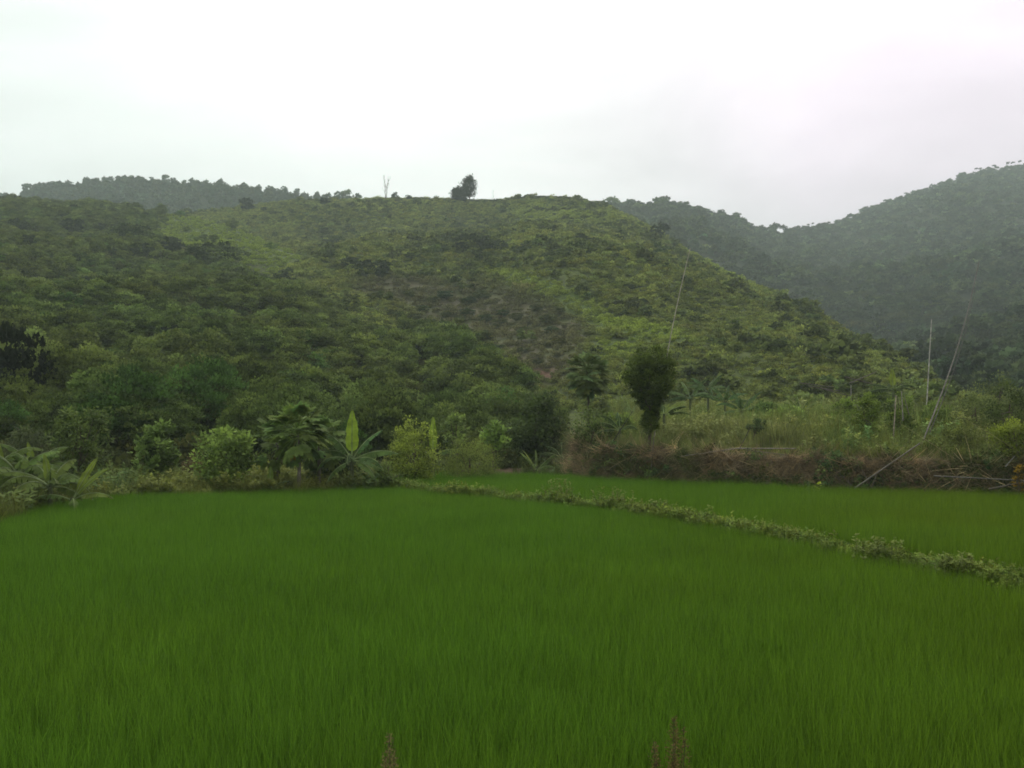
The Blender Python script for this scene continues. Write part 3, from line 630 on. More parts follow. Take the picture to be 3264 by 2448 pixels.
for (px, py, wd, hf, tn_, lb) in NOT_A:
    P = HA.find(px, py); s_ = wd / F * P[1] * 1.12
    tagp(link("hillside_tree", clump_bush_m[rnd.randrange(4)], loc=P - np.array([0, 0, 0.2]), rot=(0, 0, rnd.uniform(0, 6.28)), s=(s_, s_, s_ * hf * 1.3), tint=tn_), lb, "tree")
for (u, v) in [(560, 865), (765, 870), (985, 880), (1330, 885), (910, 905), (640, 950), (900, 975), (1110, 970), (1310, 945), (1380, 1015), (1090, 1040), (745, 1060), (590, 1000), (905, 1080), (1395, 1080), (1240, 1070), (1440, 1150),
               (1070, 1190), (1230, 1190), (1320, 1260), (1130, 1260), (860, 1010), (460, 975), (350, 885), (1000, 1120), (1190, 1000), (700, 900), (1450, 960), (1010, 1010), (780, 985)]:
    a_, b_ = z2(u, v); P = HB.find(a_, b_); s_ = rnd.uniform(13, 20) / F * P[1]
    tagp(link("orchard_bush", fine_bush_m[rnd.randrange(5)], loc=P - np.array([0, 0, 0.1]), rot=(0, 0, rnd.uniform(0, 6.28)), s=(s_, s_, s_ * 0.62), tint=tints(1, (0.075, 0.10, 0.036), 0.12)[0]),
         "round dark green bush on the brown cleared ground of the central slope", "bush", "round bushes spaced over the brown cleared slope")
for (u, v, wd, lb, tn_) in [(1850, 820, 16, "dark bush on the right flank beside the bright grass strip", DK), (1930, 900, 14, "small dark bush on the right flank of the central hill", DK), (1570, 540, 22, "dark bush below the rounded summit of the central hill", DK),
                            (850, 460, 16, "bush beneath the tall dark crest tree", MD), (930, 590, 40, "broad dark thicket in the middle of the central hill", DK), (1060, 600, 30, "dark thicket joined to the broad one in mid hill", DK), (1240, 610, 20, "dark bush at the right end of the mid hill thicket", MD),
                            (580, 640, 18, "bush above the brown cleared ground on its left side", MD), (350, 740, 40, "large dark thicket in the gully left of the cleared ground", DK), (220, 690, 26, "dark thicket higher up the gully", DK), (120, 560, 24, "bush on the left flank of the central hill", MD), (1370, 650, 20, "bush right of the mid hill thicket", MD), (740, 600, 22, "bush left of the mid hill thicket", MD)]:
    a_, b_ = z2(u, v); P = HB.find(a_, b_); s_ = wd / F * P[1]
    tagp(link("hillside_bush", clump_bush_m[rnd.randrange(4)], loc=P - np.array([0, 0, 0.2]), rot=(0, 0, rnd.uniform(0, 6.28)), s=(s_, s_, s_ * 0.7), tint=tn_), lb, "bush")
# larger crowns on the lower right slope
k_ = 0
while k_ < 120:
    a_ = rnd.uniform(700, 1040); b_ = rnd.uniform(300, 405)
    if b_ > np.interp(a_, [690, 740, 829, 903, 944, 1000], [250, 275, 326, 358, 385, 402]): continue
    P = HD.find(a_, b_); s_ = rnd.uniform(16, 34) / F * P[1]; k_ += 1
    tagp(link("forest_tree", clump_bush_m[rnd.randrange(4)], loc=P - np.array([0, 0, 0.5]), rot=(0, 0, rnd.uniform(0, 6.28)), s=(s_, s_, s_ * 0.75), tint=tints(1, (0.06, 0.085, 0.03), 0.35)[0]),
         "dark domed tree crown on the shaded lower slope of the right mountain", "tree", "domed crowns on the lower right mountain slope")

# ------------------------------------------------------------------ rice
rice = proto_coll("rice", [tuft_mesh(200 + i, 110, 0.56, 0.2, 0.0085, lean=0.11, seg=3, mat=M_rice, name="rice", curve=0.5, hv=0.13) for i in range(5)])
def fill(poly, dens, x0, x1, y0, y1, margin=0.0):
    g_ = 1 / math.sqrt(dens); gx, gy = np.meshgrid(np.arange(x0, x1, g_), np.arange(y0, y1, g_)); x = gx.ravel() + rg.uniform(-0.42, 0.42, gx.size) * g_; y = gy.ravel() + rg.uniform(-0.42, 0.42, gx.size) * g_
    k = inside(x, y, poly); x, y = x[k], y[k]
    v = (np.abs(x) < y * 0.72 + 9); return x[v], y[v]
def rice_field(name, poly, dens, box, avoid):
    x, y = fill(poly, dens, *box); d = dist_line(x, y, avoid); k = d > (0.62 if poly is FIELD1 else 0.95); x, y = x[k], y[k]; n = len(x)
    hgt = (0.94 + 0.14 * fbm(x / 2.5, y / 2.5, 131)) * np.exp(rg.normal(0, 0.05, n)) * (1.0 if poly is FIELD1 else 1.2)
    warm = np.clip(sstep(-3, 14, x - (y - 12) * 0.25) * 0.8 + 0.5 * (fbm(x / 5, y / 5, 133) - 0.5), 0, 1)
    tn = lerp(np.broadcast_to(np.array([0.099, 0.218, 0.022]), (n, 3)), (0.130, 0.203, 0.013), warm) * np.exp(rg.normal(0, 0.05, (n, 1)))
    tn = tn * (0.94 + 0.12 * fbm(x / 3.5, y / 1.8, 135))[:, None]
    ro = rz(n, 0.06)
    return scatter(name, rice, np.stack([x, y, np.full(n, -0.04)], 1), ro, np.stack([np.ones(n), np.ones(n), hgt], 1), rg.integers(0, 5, n), tn)
rice_field("rice_crop", FIELD1, 14, (-15.5, 13, 3.4, 38), BUND_R)
rice_field("rice_crop", FIELD2, 11, (-7, 42, 2, 47.5), BUND_R)

# ------------------------------------------------------------------ bund weeds, margins, terrace grass
weeds = proto_coll("weeds", [weed_mesh(220 + i, 6, 0.45, 0.075, 0.14, 16) for i in range(5)] + [tuft_mesh(230 + i, 40, 0.3, 0.16, 0.012, lean=0.45, mat=M_grass) for i in range(2)])
n = 3200; k = rg.integers(0, len(BUND_R), n); P2 = BUND_R[k] + rg.normal(0, 0.2, (n, 2)); z = near_z(P2[:, 0], P2[:, 1])
big = fbm(P2[:, 0] / 1.2, P2[:, 1] / 1.2, 141)
scatter("bund_weeds", weeds, np.stack([P2[:, 0], P2[:, 1], z - 0.02], 1), rz(n, 0.25), (0.3 + 0.68 * big) * np.interp(P2[:, 1], [6, 18, 32], [0.62, 0.8, 1.15]) * np.exp(rg.normal(0, 0.2, n)), rg.integers(0, 7, n), tints(n, (0.13, 0.19, 0.038), 0.25, 0.08))
for (px, Y, h, lb) in [(560, 30.6, 0.85, "tallest leafy weed clump on the bund between the rice fields"), (612, 28.2, 0.75, "bushy weed clump on the bund right of the tallest one"), (660, 26.0, 0.55, "low spreading weed clump on the bund"), (880, 17.6, 0.5, "leafy weed clump on the near right stretch of the bund"), (960, 15.9, 0.5, "weed clump on the bund near the right edge")]:
    mb_ = weed_mesh(int(px), 26, h, 0.085, 0.26, 20)
    tagp(link("weed_clump", mb_, loc=(px2x(px, Y), Y, 0.25), tint=(0.13, 0.175, 0.045)), lb, "weed")
# margins between rice and trees
mg = proto_coll("margin_plants", [weed_mesh(240 + i, 8, 0.8, 0.15, 0.2, 14) for i in range(4)] + [tuft_mesh(250 + i, 60, 0.7, 0.25, 0.02, lean=0.3, mat=M_grass) for i in range(4)])
x = rg.uniform(-34, 4, 12500); y = rg.uniform(4, 58, 12500); f = inside(x, y, FIELD1) | inside(x, y, FIELD2) | inside(x, y, TERR_POLY)
k = ~f & (np.abs(x) < y * 0.7 + 9); x, y = x[k], y[k]; n = len(x)
pxs = CX + x / y * F; soil = ((x > -1.5) & (x < 2.6) & (y > 46) & (y < 58)); k = ~soil | (rg.random(n) < 0.15); x, y = x[k], y[k]; n = len(x)
pale_strip = sstep(-16.5, -13, x) * (1 - sstep(-8, -6, x))  # strip of pale olive-yellow grass along the left margin
scatter("margin_undergrowth", mg, np.stack([x, y, gz(x, y)], 1), rz(n, 0.15), rg.uniform(0.5, 1.2, n), rg.integers(0, 8, n), lerp(tints(n, (0.095, 0.14, 0.042), 0.25), (0.19, 0.22, 0.055), pale_strip * 0.7))
# terrace grass and leafy plants
tg = proto_coll("terrace_grass", [tuft_mesh(260 + i, 70, 0.9, 0.35, 0.02, lean=0.18, mat=M_grass, seg=2) for i in range(4)] + [weed_mesh(270 + i, 8, 1.1, 0.13, 0.25, 26) for i in range(2)])
x = rg.uniform(-2, 62, 26000); y = rg.uniform(26, 92, 26000); k = inside(x, y, TERR_POLY) & (x < y * 0.75 + 2) & (rg.random(26000) < np.interp(y, [30, 50, 92], [1, 0.75, 0.45])); x, y = x[k], y[k]; n = len(x)
dd = dist_line(x, y, BANK_R); s_ = np.interp(dd, [0, 1.2, 4, 10], [0.35, 0.5, 0.9, 1.1]) * np.exp(rg.normal(0, 0.2, n)) * (0.6 + 0.8 * fbm(x / 3, y / 3, 151))
pale = sstep(0.5, 0.68, fbm(x / 4, y / 4, 153)) ; ix = np.where(rg.random(n) < 0.8, rg.integers(0, 4, n), rg.integers(4, 6, n))
tn = lerp(tints(n, (0.165, 0.22, 0.06), 0.18), (0.22, 0.25, 0.10), pale * 0.7)
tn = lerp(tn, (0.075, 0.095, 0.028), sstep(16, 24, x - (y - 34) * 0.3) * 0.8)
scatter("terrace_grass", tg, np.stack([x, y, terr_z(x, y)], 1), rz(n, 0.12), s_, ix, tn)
# bank face: dry hanging grass, roots, trailing vines
dry = proto_coll("dry_grass", [tuft_mesh(280 + i, 30, 0.5, 0.14, 0.022, lean=0.5, mat=M_grass, seg=3, curve=0.8) for i in range(4)])
n = 6500; k = rg.integers(40, nb - 20, n); j = rg.integers(2, 13, n); P = G[k, j] + rg.normal(0, 0.05, (n, 3)); nn2 = nrm2[k]
az = np.arctan2(-nn2[:, 1], -nn2[:, 0]); tilt = rg.uniform(1.2, 2.7, n)
rot = np.stack([np.zeros(n), tilt, az + rg.normal(0, 0.3, n)], 1)
scatter("bank_dry_grass", dry, P, rot, rg.uniform(0.5, 1.2, n), rg.integers(0, 4, n), lerp(tints(n, (0.27, 0.22, 0.145), 0.4, 0.04), (0.10, 0.125, 0.045), sstep(0.5, 0.62, fbm(sarc[k] / 1.6, P[:, 2], 171))))
vine = proto_coll("vine", [bush_mesh(290 + i, 12, 14, 0.14, rx=0.5, rz_=0.5, cz=0.0, mat=M_leaf, clr=0.5, name="vine") for i in range(3)])
n = 5200; k = rg.integers(40, nb - 20, n); j = rg.integers(1, 13, n); P = G[k, j]; m = fbm(sarc[k] / 2.3, P[:, 2] * 0.8, 161) + 0.12 * (P[:, 2] < 0.7); q = (m > 0.56) | (rg.random(n) < 0.1); P = P[q]; n = len(P)
scatter("bank_vines", vine, P + rg.normal(0, 0.08, (n, 3)), rz(n, 0.5), rg.uniform(0.35, 0.85, n), rg.integers(0, 3, n), tints(n, (0.11, 0.17, 0.055), 0.35))

# ------------------------------------------------------------------ near trees
def T(name, px, Y, top, wpx, label, cat, tint, seed, leaf=0.11, n_cl=60, per=70, clr=0.3, czf=0.55, rzf=0.46, **kw):
    z = gz(px2x(px, Y), Y); h = py2z(top, Y) - z; rx = wpx / F * Y / 2
    return make_tree(name, px, Y, z, label, cat, tint, seed=seed, H=h, rx=rx, rzv=h * rzf, cz=h * czf, n_cl=n_cl, per=per, leaf=leaf, clr=clr, **kw)
T("tree", 80, 39, 392, 56, "layered dark green tree left of centre at the slope foot, behind the left bananas", "tree", (0.07, 0.105, 0.028), 401, leaf=0.2, n_cl=55, per=45, leafw=0.22, droop=0.2)
T("tree", 158, 38.5, 420, 44, "small round broad leaved tree behind the grassy margin on the left", "tree", (0.085, 0.135, 0.036), 402, leaf=0.2, n_cl=45, per=40, leafw=0.38)
T("tree", 226, 36.5, 424, 62, "bushy light green broad leaved tree left of the papaya", "tree", (0.12, 0.18, 0.045), 403, leaf=0.16, n_cl=80, per=55, leafw=0.38, czf=0.48, rzf=0.5)
T("tree", 536, 52, 387, 52, "dense dark broad crowned tree left of the teardrop tree", "tree", (0.048, 0.074, 0.024), 404, leaf=0.2, n_cl=90, per=60, leafw=0.35, czf=0.52, rzf=0.5)
T("shrub", 414, 40.5, 414, 58, "domed shrub draped in yellow green creeper beside the banana plant", "shrub", (0.145, 0.19, 0.036), 405, leaf=0.09, n_cl=90, per=85, leafw=0.4, czf=0.45, rzf=0.52)
T("shrub", 470, 43.5, 433, 66, "soft olive feathery shrub at the far corner of the rice fields", "shrub", (0.11, 0.145, 0.034), 406, leaf=0.11, n_cl=110, per=90, leafw=0.12, czf=0.4, rzf=0.55, up=0.5)
T("tree", 494, 48, 418, 34, "small bright leaved tree rising behind the olive shrub", "tree", (0.12, 0.19, 0.045), 407, leaf=0.22, n_cl=28, per=30, leafw=0.4, czf=0.65, rzf=0.3)
T("tree", 456, 50, 406, 30, "thin small tree right of the upright banana leaf", "tree", (0.11, 0.16, 0.045), 408, leaf=0.2, n_cl=24, per=26, leafw=0.38, czf=0.6, rzf=0.38)
T("shrub", 592, 45, 405, 50, "mixed leafy shrub on the terrace corner under the rear papaya", "shrub", (0.08, 0.115, 0.035), 409, leaf=0.12, n_cl=50, per=50, leafw=0.35, czf=0.45, rzf=0.5)
T("shrub", 30, 42, 425, 60, "grey green drooping shrub behind the left banana clump", "shrub", (0.055, 0.075, 0.03), 410, leaf=0.2, n_cl=60, per=50, leafw=0.12, czf=0.5, rzf=0.5, droop=0.6)
T("shrub", 200, 40.5, 450, 34, "reddish brown shrub between the round tree and the light green tree", "shrub", (0.085, 0.07, 0.03), 411, leaf=0.1, n_cl=40, per=60, leafw=0.25, czf=0.45, rzf=0.5)
T("shrub", 388, 37.5, 455, 26, "slender leafy shrub at the tip of the bund under the draped shrub", "shrub", (0.085, 0.125, 0.035), 412, leaf=0.13, n_cl=22, per=26, leafw=0.3, czf=0.5, rzf=0.5)
T("shrub", 335, 39.5, 436, 64, "dark leafy shrub filling the gap behind papaya and banana", "shrub", (0.04, 0.065, 0.02), 413, leaf=0.16, n_cl=70, per=50, leafw=0.35, czf=0.45, rzf=0.52)
# teardrop tree: full head, narrow leafy stem
tear = lambda v: np.interp(v, [-1, -0.85, -0.6, -0.35, -0.1, 0.12, 0.4, 0.75, 1], [1.1, 0.62, 0.42, 0.4, 0.66, 0.98, 1.12, 1.22, 1.2])
T("teardrop_tree", 650, 42.4, 346, 56, "tall dark teardrop shaped tree standing on the edge of the earth bank", "tree", (0.056, 0.082, 0.018), 420, leaf=0.11, n_cl=420, per=60, leafw=0.26, clr=0.17, czf=0.57, rzf=0.45, shape=tear, up=0.6, tr=0.07)
T("sapling", 750, 41, 418, 24, "small dark crowned sapling with thin leaning stem on the bank edge", "sapling", (0.04, 0.065, 0.025), 421, leaf=0.1, n_cl=16, per=34, czf=0.78, rzf=0.24, tr=0.035, lean=(0.35, 0))
# right hand vegetation
for i_, (px, Y, top, wd, lb, tn_, lf) in enumerate([
    (868, 40, 388, 30, "column of leafy creeper on the terrace left of the brown stake", (0.094, 0.137, 0.030), 0.1), (900, 42, 380, 34, "tall creeper covered bush between the pale stakes", (0.088, 0.130, 0.030), 0.1),
    (845, 46, 392, 34, "light green bush at the left of the creeper columns", (0.119, 0.176, 0.041), 0.13), (935, 44, 396, 34, "leafy bush at the foot of the tall pale pole", (0.081, 0.124, 0.030), 0.1),
    (975, 46, 386, 44, "grey green feathery bush right of the leaning canes", (0.094, 0.124, 0.041), 0.1), (1010, 40, 375, 54, "large dark bush at the right edge of the terrace", (0.044, 0.065, 0.018), 0.1),
    (960, 36, 425, 48, "low olive bush covering the bank top below the leaning canes", (0.088, 0.111, 0.028), 0.08), (1014, 33.5, 414, 46, "yellow green bush hanging over the bank at the right edge", (0.119, 0.156, 0.025), 0.1),
    (786, 50, 403, 44, "leafy light green shrub in the grass beside the rear bananas", (0.131, 0.195, 0.052), 0.15), (765, 54, 398, 30, "smaller green shrub left of the leafy light one", (0.088, 0.143, 0.041), 0.16),
    (618, 47, 408, 34, "light shrub tucked behind the teardrop tree", (0.112, 0.163, 0.040), 0.13), (820, 52, 402, 30, "pale green shrub in the tall grass of the terrace", (0.125, 0.176, 0.052), 0.1),
    (880, 56, 382, 32, "green tree behind the creeper columns", (0.069, 0.104, 0.028), 0.16), (1000, 58, 368, 60, "wide bush with pale flower spikes at the right rear", (0.088, 0.117, 0.039), 0.13)]):
    T("bush", px, Y, top, wd, lb, "bush", tn_, 430 + i_, leaf=lf, n_cl=60, per=60, leafw=0.3, czf=0.46, rzf=0.5, up=0.3)
o = T("shrub", 1018, 31.8, 456, 13, "orange yellow leaved shrub at the foot of the bank by the right edge", "shrub", (0.13, 0.09, 0.012), 450, leaf=0.08, n_cl=12, per=26, czf=0.5, rzf=0.45, tr=0.02)

# ------------------------------------------------------------------ banana plants
def banana_leaf(r, Ln, Wd, az, el, bend, torn=0.3, twist=0.0, fold=0.8):
    """returns (blade mesh builder, midrib mesh builder) in plant space from the stem top"""
    m = 16; s_ = np.linspace(0, 1, m + 1); d = np.array([math.cos(az), math.sin(az), 0.0]); up = np.array([0, 0, 1.0])
    side = np.array([-math.sin(az), math.cos(az), 0.0]); side = side * math.cos(twist) + up * math.sin(twist)
    ang = el - bend * s_ ** 1.4; stp = Ln / m; pts = [np.zeros(3)]
    for q in range(m): pts.append(pts[-1] + stp * (d * math.cos(ang[q]) + up * math.sin(ang[q])))
    pts = np.array(pts); tg_ = norm(np.gradient(pts, axis=0)); nv = norm(np.cross(tg_, side))
    p0 = 0.2                                              # petiole share
    ph = r.uniform(0, 6)
    def wid(t): t = np.clip((t - p0) / (1 - p0), 0, 1); return Wd * 0.5 * np.clip(np.sin(np.clip(t, 0, 1) ** 0.62 * 3.0 + 0.08), 0.02, 1) ** 0.6 * (1 - 0.15 * t) * (1 + 0.07 * np.sin(t * 13 + ph) + 0.04 * np.sin(t * 29 + ph))
    mb = MB(); rib = MB(); fine = 40; tt = np.linspace(p0, 1, fine + 1)
    C = np.stack([np.interp(tt, s_, pts[:, i]) for i in range(3)], 1); Nn = np.stack([np.interp(tt, s_, nv[:, i]) for i in range(3)], 1)
    Tg = np.stack([np.interp(tt, s_, tg_[:, i]) for i in range(3)], 1)
    for sg in (-1, 1):
        q = 0; droop = 0.18
        while q < fine:
            e_ = q + (r.integers(2, 7) if r.random() < torn * 2 else r.integers(6, 14)); e_ = min(e_, fine)
            droop = np.clip(droop + r.normal(0, 0.16), -0.05, 0.75) if torn > 0 else 0.12
            idx = np.arange(q, e_ + 1); W_ = np.maximum(wid(tt[idx]), 0.004); gap = np.zeros(len(idx))
            if torn > 0: gap[0] += 0.025; gap[-1] -= 0.025
            c = C[idx]; rows_ = []
            for f_, sag in ((0.0, 0), (0.5, 0.3), (1.0, 1.0)):
                fd = np.clip(fold + (droop - 0.2) * 0.8, -0.3, 1.45); rows_.append(c + side * sg * (W_ * f_)[:, None] * math.cos(fd) - Nn[idx] * ((f_ * math.sin(fd) + 0.25 * (sag - f_) * math.cos(fd)) * W_)[:, None] + Tg[idx] * (gap * f_ + 0.12 * f_ * W_)[:, None])
            Vv = np.stack(rows_, 1).reshape(-1, 3); k_ = len(idx); ii = np.arange(k_ * 3).reshape(k_, 3)
            Qq = np.concatenate([np.stack([ii[:-1, c_], ii[1:, c_], ii[1:, c_ + 1], ii[:-1, c_ + 1]], 1) for c_ in (0, 1)])
            mb.add(Vv, Qq, np.repeat(np.clip(0.5 + r.normal(0, 0.12) + 0.12 * np.sin(idx * 2.1), 0, 1), 3)); q = e_
    rib.tube(pts + nv * 0.004, np.linspace(0.028, 0.006, m + 1) * (Wd / 0.5), 5, 0.8)
    return mb, rib
def banana_plant(px, Y, h_stem, leaves, label, group=None, tint=(0.11, 0.185, 0.055), rib=(0.24, 0.32, 0.16), seed=1, z=None, stem_r=0.09, lean=(0, 0), scale=1.0):
    x = px2x(px, Y); z = gz(x, Y) if z is None else z; r = np.random.default_rng(seed)
    o = empty("banana_plant", (x, Y, z), label, "banana plant", group, s=scale)
    mb = MB(); t = np.linspace(0, 1, 6)[:, None]; top = np.array([lean[0], lean[1], h_stem])
    mb.tube(np.array([0, 0, -0.1]) + (top + np.array([0, 0, 0.1])) * t, stem_r * np.array([1.25, 1.1, 1, 0.9, 0.8, 0.55]), 9, 0.5)
    link('stem', mb.mesh('banana_stem', M_cane, True), o, tint=(0.10, 0.12, 0.05))
    for lf in leaves:
        Ln, Wd, az, el, bend = lf[:5]; torn = lf[5] if len(lf) > 5 else 0.35; tn_ = lf[6] if len(lf) > 6 else tints(1, tint, 0.12, 0.05, r)[0]; tw = lf[7] if len(lf) > 7 else 0.0
        b_, rb = banana_leaf(r, Ln, Wd, R(az), R(el), R(bend), torn, R(tw), 0.12 if torn == 0 else r.uniform(0.55, 1.05))
        lo = link('leaf', b_.mesh('banana_blade', M_broad, True), o, loc=top - np.array([0, 0, 0.12]), tint=tn_)
        link('midrib', rb.mesh('banana_rib', M_broad, True), lo, tint=rib)
        if len(lf) > 6 and lf[6][1] > 0.2: lo['label'] = "upright new leaf in bright yellow green"
    return o
YG = (0.20, 0.30, 0.035)
# az 0 = to the right, 90 = away, 180 = to the left, 270 = towards the camera
banana_plant(352, 37.2, 1.45, [(2.1, 0.58, 86, 90, 3, 0, YG, 0), (1.85, 0.62, 8, 62, 42), (2.1, 0.7, 352, 30, 55), (1.7, 0.62, 335, 22, 85), (1.8, 0.62, 176, 62, 45), (1.3, 0.75, 268, 50, 150, 0.1, (0.11, 0.17, 0.075)),
              (1.7, 0.6, 192, 25, 105), (1.6, 0.6, 325, -2, 70), (1.7, 0.6, 160, 40, 80), (1.5, 0.5, 215, -15, 60), (1.6, 0.6, 15, 0, 60)], "banana plant in the middle with one upright yellow green leaf, right of the papaya", seed=501)
banana_plant(433, 43.5, 1.6, [(1.95, 0.42, 90, 89, 4, 0, YG, 0), (1.6, 0.5, 20, 35, 70), (1.6, 0.5, 170, 35, 70), (1.5, 0.5, 250, 30, 80)], "banana plant hidden behind the draped shrub, its upright leaf showing above", seed=502)
for (px, Y, hs, lb, sd_, tn_) in [(18, 29.5, 1.25, "left most banana plant of the clump at the left edge, leaves hanging low", 511, (0.14, 0.21, 0.055)), (50, 28.6, 1.15, "banana plant on the right side of the left edge clump", 512, (0.13, 0.195, 0.05)),
                                  (2, 30.8, 1.5, "banana plant cut by the left edge of the photo", 513, (0.12, 0.18, 0.05)), (34, 31.5, 1.3, "banana plant at the back of the left edge clump", 514, (0.11, 0.17, 0.045))]:
    lv = [(1.6, 0.52, rnd.uniform(0, 40) + k * 33, rnd.uniform(20, 65), rnd.uniform(60, 110), 0.25) for k in range(11)]
    lv += [(1.2, 0.38, rnd.uniform(0, 360), rnd.uniform(-10, 10), 70, 0.25) for k in range(3)]
    lv.append((1.1, 0.3, rnd.choice([40, 150]), rnd.uniform(66, 82), 8, 0, (0.16, 0.23, 0.035), 0))
    banana_plant(px, Y, hs, lv, lb, tint=tn_, seed=sd_, rib=(0.2, 0.26, 0.14))
banana_plant(72, 28.2, 0.75, [(1.6, 0.36, 55, 62, 12, 0, (0.19, 0.26, 0.04), 60), (1.5, 0.34, 20, 55, 30, 0, (0.17, 0.24, 0.04), 40), (1.4, 0.4, 0, 30, 70), (1.3, 0.4, 200, 30, 80), (1.2, 0.4, 300, 20, 90)], "young banana plant with two pale raised leaves right of the left clump", tint=(0.13, 0.2, 0.055), seed=515)
banana_plant(536, 47.5, 0.45, [(1.5, 0.42, 140, 62, 30, 0, (0.25, 0.33, 0.04), 30), (1.5, 0.4, 25, 48, 25, 0.1, (0.10, 0.16, 0.045)), (1.4, 0.4, 175, 65, 40), (1.2, 0.4, 260, 50, 80), (1.2, 0.4, 330, 40, 70), (1.3, 0.4, 90, 70, 20)], "small banana plant with a yellow leaf at the foot of the dark broad tree", tint=(0.13, 0.2, 0.055), seed=520)
banana_plant(562, 49, 1.0, [(1.4, 0.42, a_, e_, 75) for a_, e_ in ((0, 35), (50, 55), (180, 40), (140, 60), (270, 30), (90, 75), (320, 10))], "banana plant with dull drooping leaves right of the dark broad tree", tint=(0.065, 0.10, 0.036), seed=521)
banana_plant(620, 44, 0.9, [(1.5, 0.42, a_, e_, 70) for a_, e_ in ((170, 40), (195, 15), (200, 60), (300, 30), (90, 70))], "banana plant showing pale arching leaves left of the teardrop tree", tint=(0.075, 0.12, 0.04), seed=522)
banana_plant(664, 45, 1.6, [(1.5, 0.42, 30, 38, 18, 0, (0.17, 0.23, 0.045), 30), (1.4, 0.4, 5, 25, 55), (1.3, 0.4, 350, 45, 60), (1.2, 0.4, 90, 60, 40)], "banana plant poking out yellow leaves right of the teardrop tree", tint=(0.07, 0.11, 0.04), seed=523)
for i_, (px, Y, hs, lb) in enumerate([(690, 60, 2.2, "left plant of the banana group behind the terrace grass"), (708, 62, 2.6, "tallest plant of the banana group behind the terrace grass"), (725, 59, 1.9, "dark leaved banana plant right of the tallest one on the terrace"), (742, 57, 1.4, "low banana plant at the right end of the terrace group")]):
    banana_plant(px, Y, hs, [(1.9, 0.5, rnd.uniform(0, 30) + k * 40, rnd.uniform(15, 75), rnd.uniform(40, 90), 0.3) for k in range(9)], lb, tint=(0.10, 0.165, 0.06), seed=530 + i_, rib=(0.15, 0.2, 0.12))
banana_plant(893, 50, 2.9, [(1.2, 0.4, 90, 86, 5, 0, (0.2, 0.27, 0.05), 0), (1.5, 0.4, 160, 30, 50, 0.6), (1.5, 0.4, 190, 10, 40, 0.6), (1.5, 0.4, 15, 30, 60, 0.6), (1.3, 0.4, 300, 20, 60, 0.6)], "banana plant above the creeper columns with a short bright upright leaf", tint=(0.06, 0.09, 0.036), seed=540)
banana_plant(800, 56, 1.3, [(1.5, 0.42, a_, e_, 50, 0.2, (0.12, 0.17, 0.04)) for a_, e_ in ((20, 65), (150, 70), (330, 50), (200, 50), (90, 80))], "young banana plant with raised leaves right of the leafy light shrub", tint=(0.07, 0.12, 0.04), seed=541)
banana_plant(270, 35.8, 0.35, [(1.0, 0.3, 100, 85, 8, 0, (0.13, 0.2, 0.04), 0), (0.9, 0.3, 20, 50, 60), (0.9, 0.3, 190, 55, 60)], "small banana shoot at the rice edge left of the papaya trunk", tint=(0.09, 0.14, 0.04), seed=542)

# ------------------------------------------------------------------ papaya trees
def papaya_leaf_mesh(seed):
    r = np.random.default_rng(seed); mb = MB(); PL = 0.75
    pt = np.array([(0, 0, 0), (0.25, 0, 0.14), (0.5, 0, 0.2), (PL, 0, 0.16)]); mb.tube(pt, [0.016, 0.013, 0.011, 0.009], 4, 0.9)
    c = pt[-1]; Pn, Dn, Wn, va = [], [], [], []
    for k in range(9):
        a = R(-150 + k * 37.5); ln = (0.36 if abs(k - 4) < 3 else 0.25) * r.uniform(0.9, 1.1)
        d = np.array([math.cos(a), math.sin(a), -0.28 + r.normal(0, 0.06)]); s_ = np.array([-math.sin(a), math.cos(a), 0])
        Pn.append(c); Dn.append(d * ln); Wn.append(s_ * 0.075); va.append(0.5)
        for (q, sg, f) in ((0.35, 1, .5), (0.35, -1, .5), (0.6, 1, .4), (0.6, -1, .4)):
            dd_ = norm(d * 0.8 + s_ * sg * 0.65 + np.array([0, 0, -0.1])); Pn.append(c + d * ln * q - dd_ * 0.03); Dn.append(dd_ * ln * f); Wn.append(norm(np.cross(dd_, [0, 0, 1.0])) * 0.03); va.append(r.uniform(0.4, 0.7))
    mb.leaves(np.array(Pn), np.array(Dn), np.array(Wn), np.array(va), fold=0.15)
    return mb.mesh('papaya_leaf', M_broad)
PAP = [papaya_leaf_mesh(600 + i) for i in range(3)]
def papaya(px, Y, top, n_leaf, label, tint, seed, z=None, spread=1.0, yellow=0, trunk_tint=(0.17, 0.15, 0.12)):
    x = px2x(px, Y); z = gz(x, Y) if z is None else z; r = np.random.default_rng(seed); h = (py2z(top, Y) - z) * 0.80
    o = empty("papaya_tree", (x, Y, z), label, "papaya tree")
    mb = MB(); q = np.linspace(0, 1, 8); mb.tube(np.stack([0.05 * np.sin(q * 4), 0.03 * q, -0.1 + (h + 0.1) * q], 1), np.linspace(0.085, 0.055, 8), 8, 0.5)
    link('trunk', mb.mesh('papaya_trunk', M_bark, True), o, tint=trunk_tint)
    for k in range(n_leaf):
        f = k / (n_leaf - 1); az = k * 2.39996 + r.normal(0, 0.2); el = R(64 - 125 * f ** 0.95 + r.normal(0, 16)); s_ = spread * (0.75 + 0.4 * math.sin(f * 2.6)) * r.uniform(0.9, 1.1)
        if yellow and k >= n_leaf - yellow: az = R(215) + 0.3 * k; el = R(-62); tn_ = (0.28, 0.2, 0.02); s_ *= 0.8
        else: tn_ = tints(1, tint, 0.16, 0.06, r)[0]
        lo = link('leaf', PAP[k % 3], o, loc=(0, 0, h - 0.6 * f), rot=(r.normal(0, 0.25), -el, az), s=s_, tint=tn_)
        if yellow and k >= n_leaf - yellow: lo['label'] = "withered orange yellow leaf hanging below the crown"
    return o
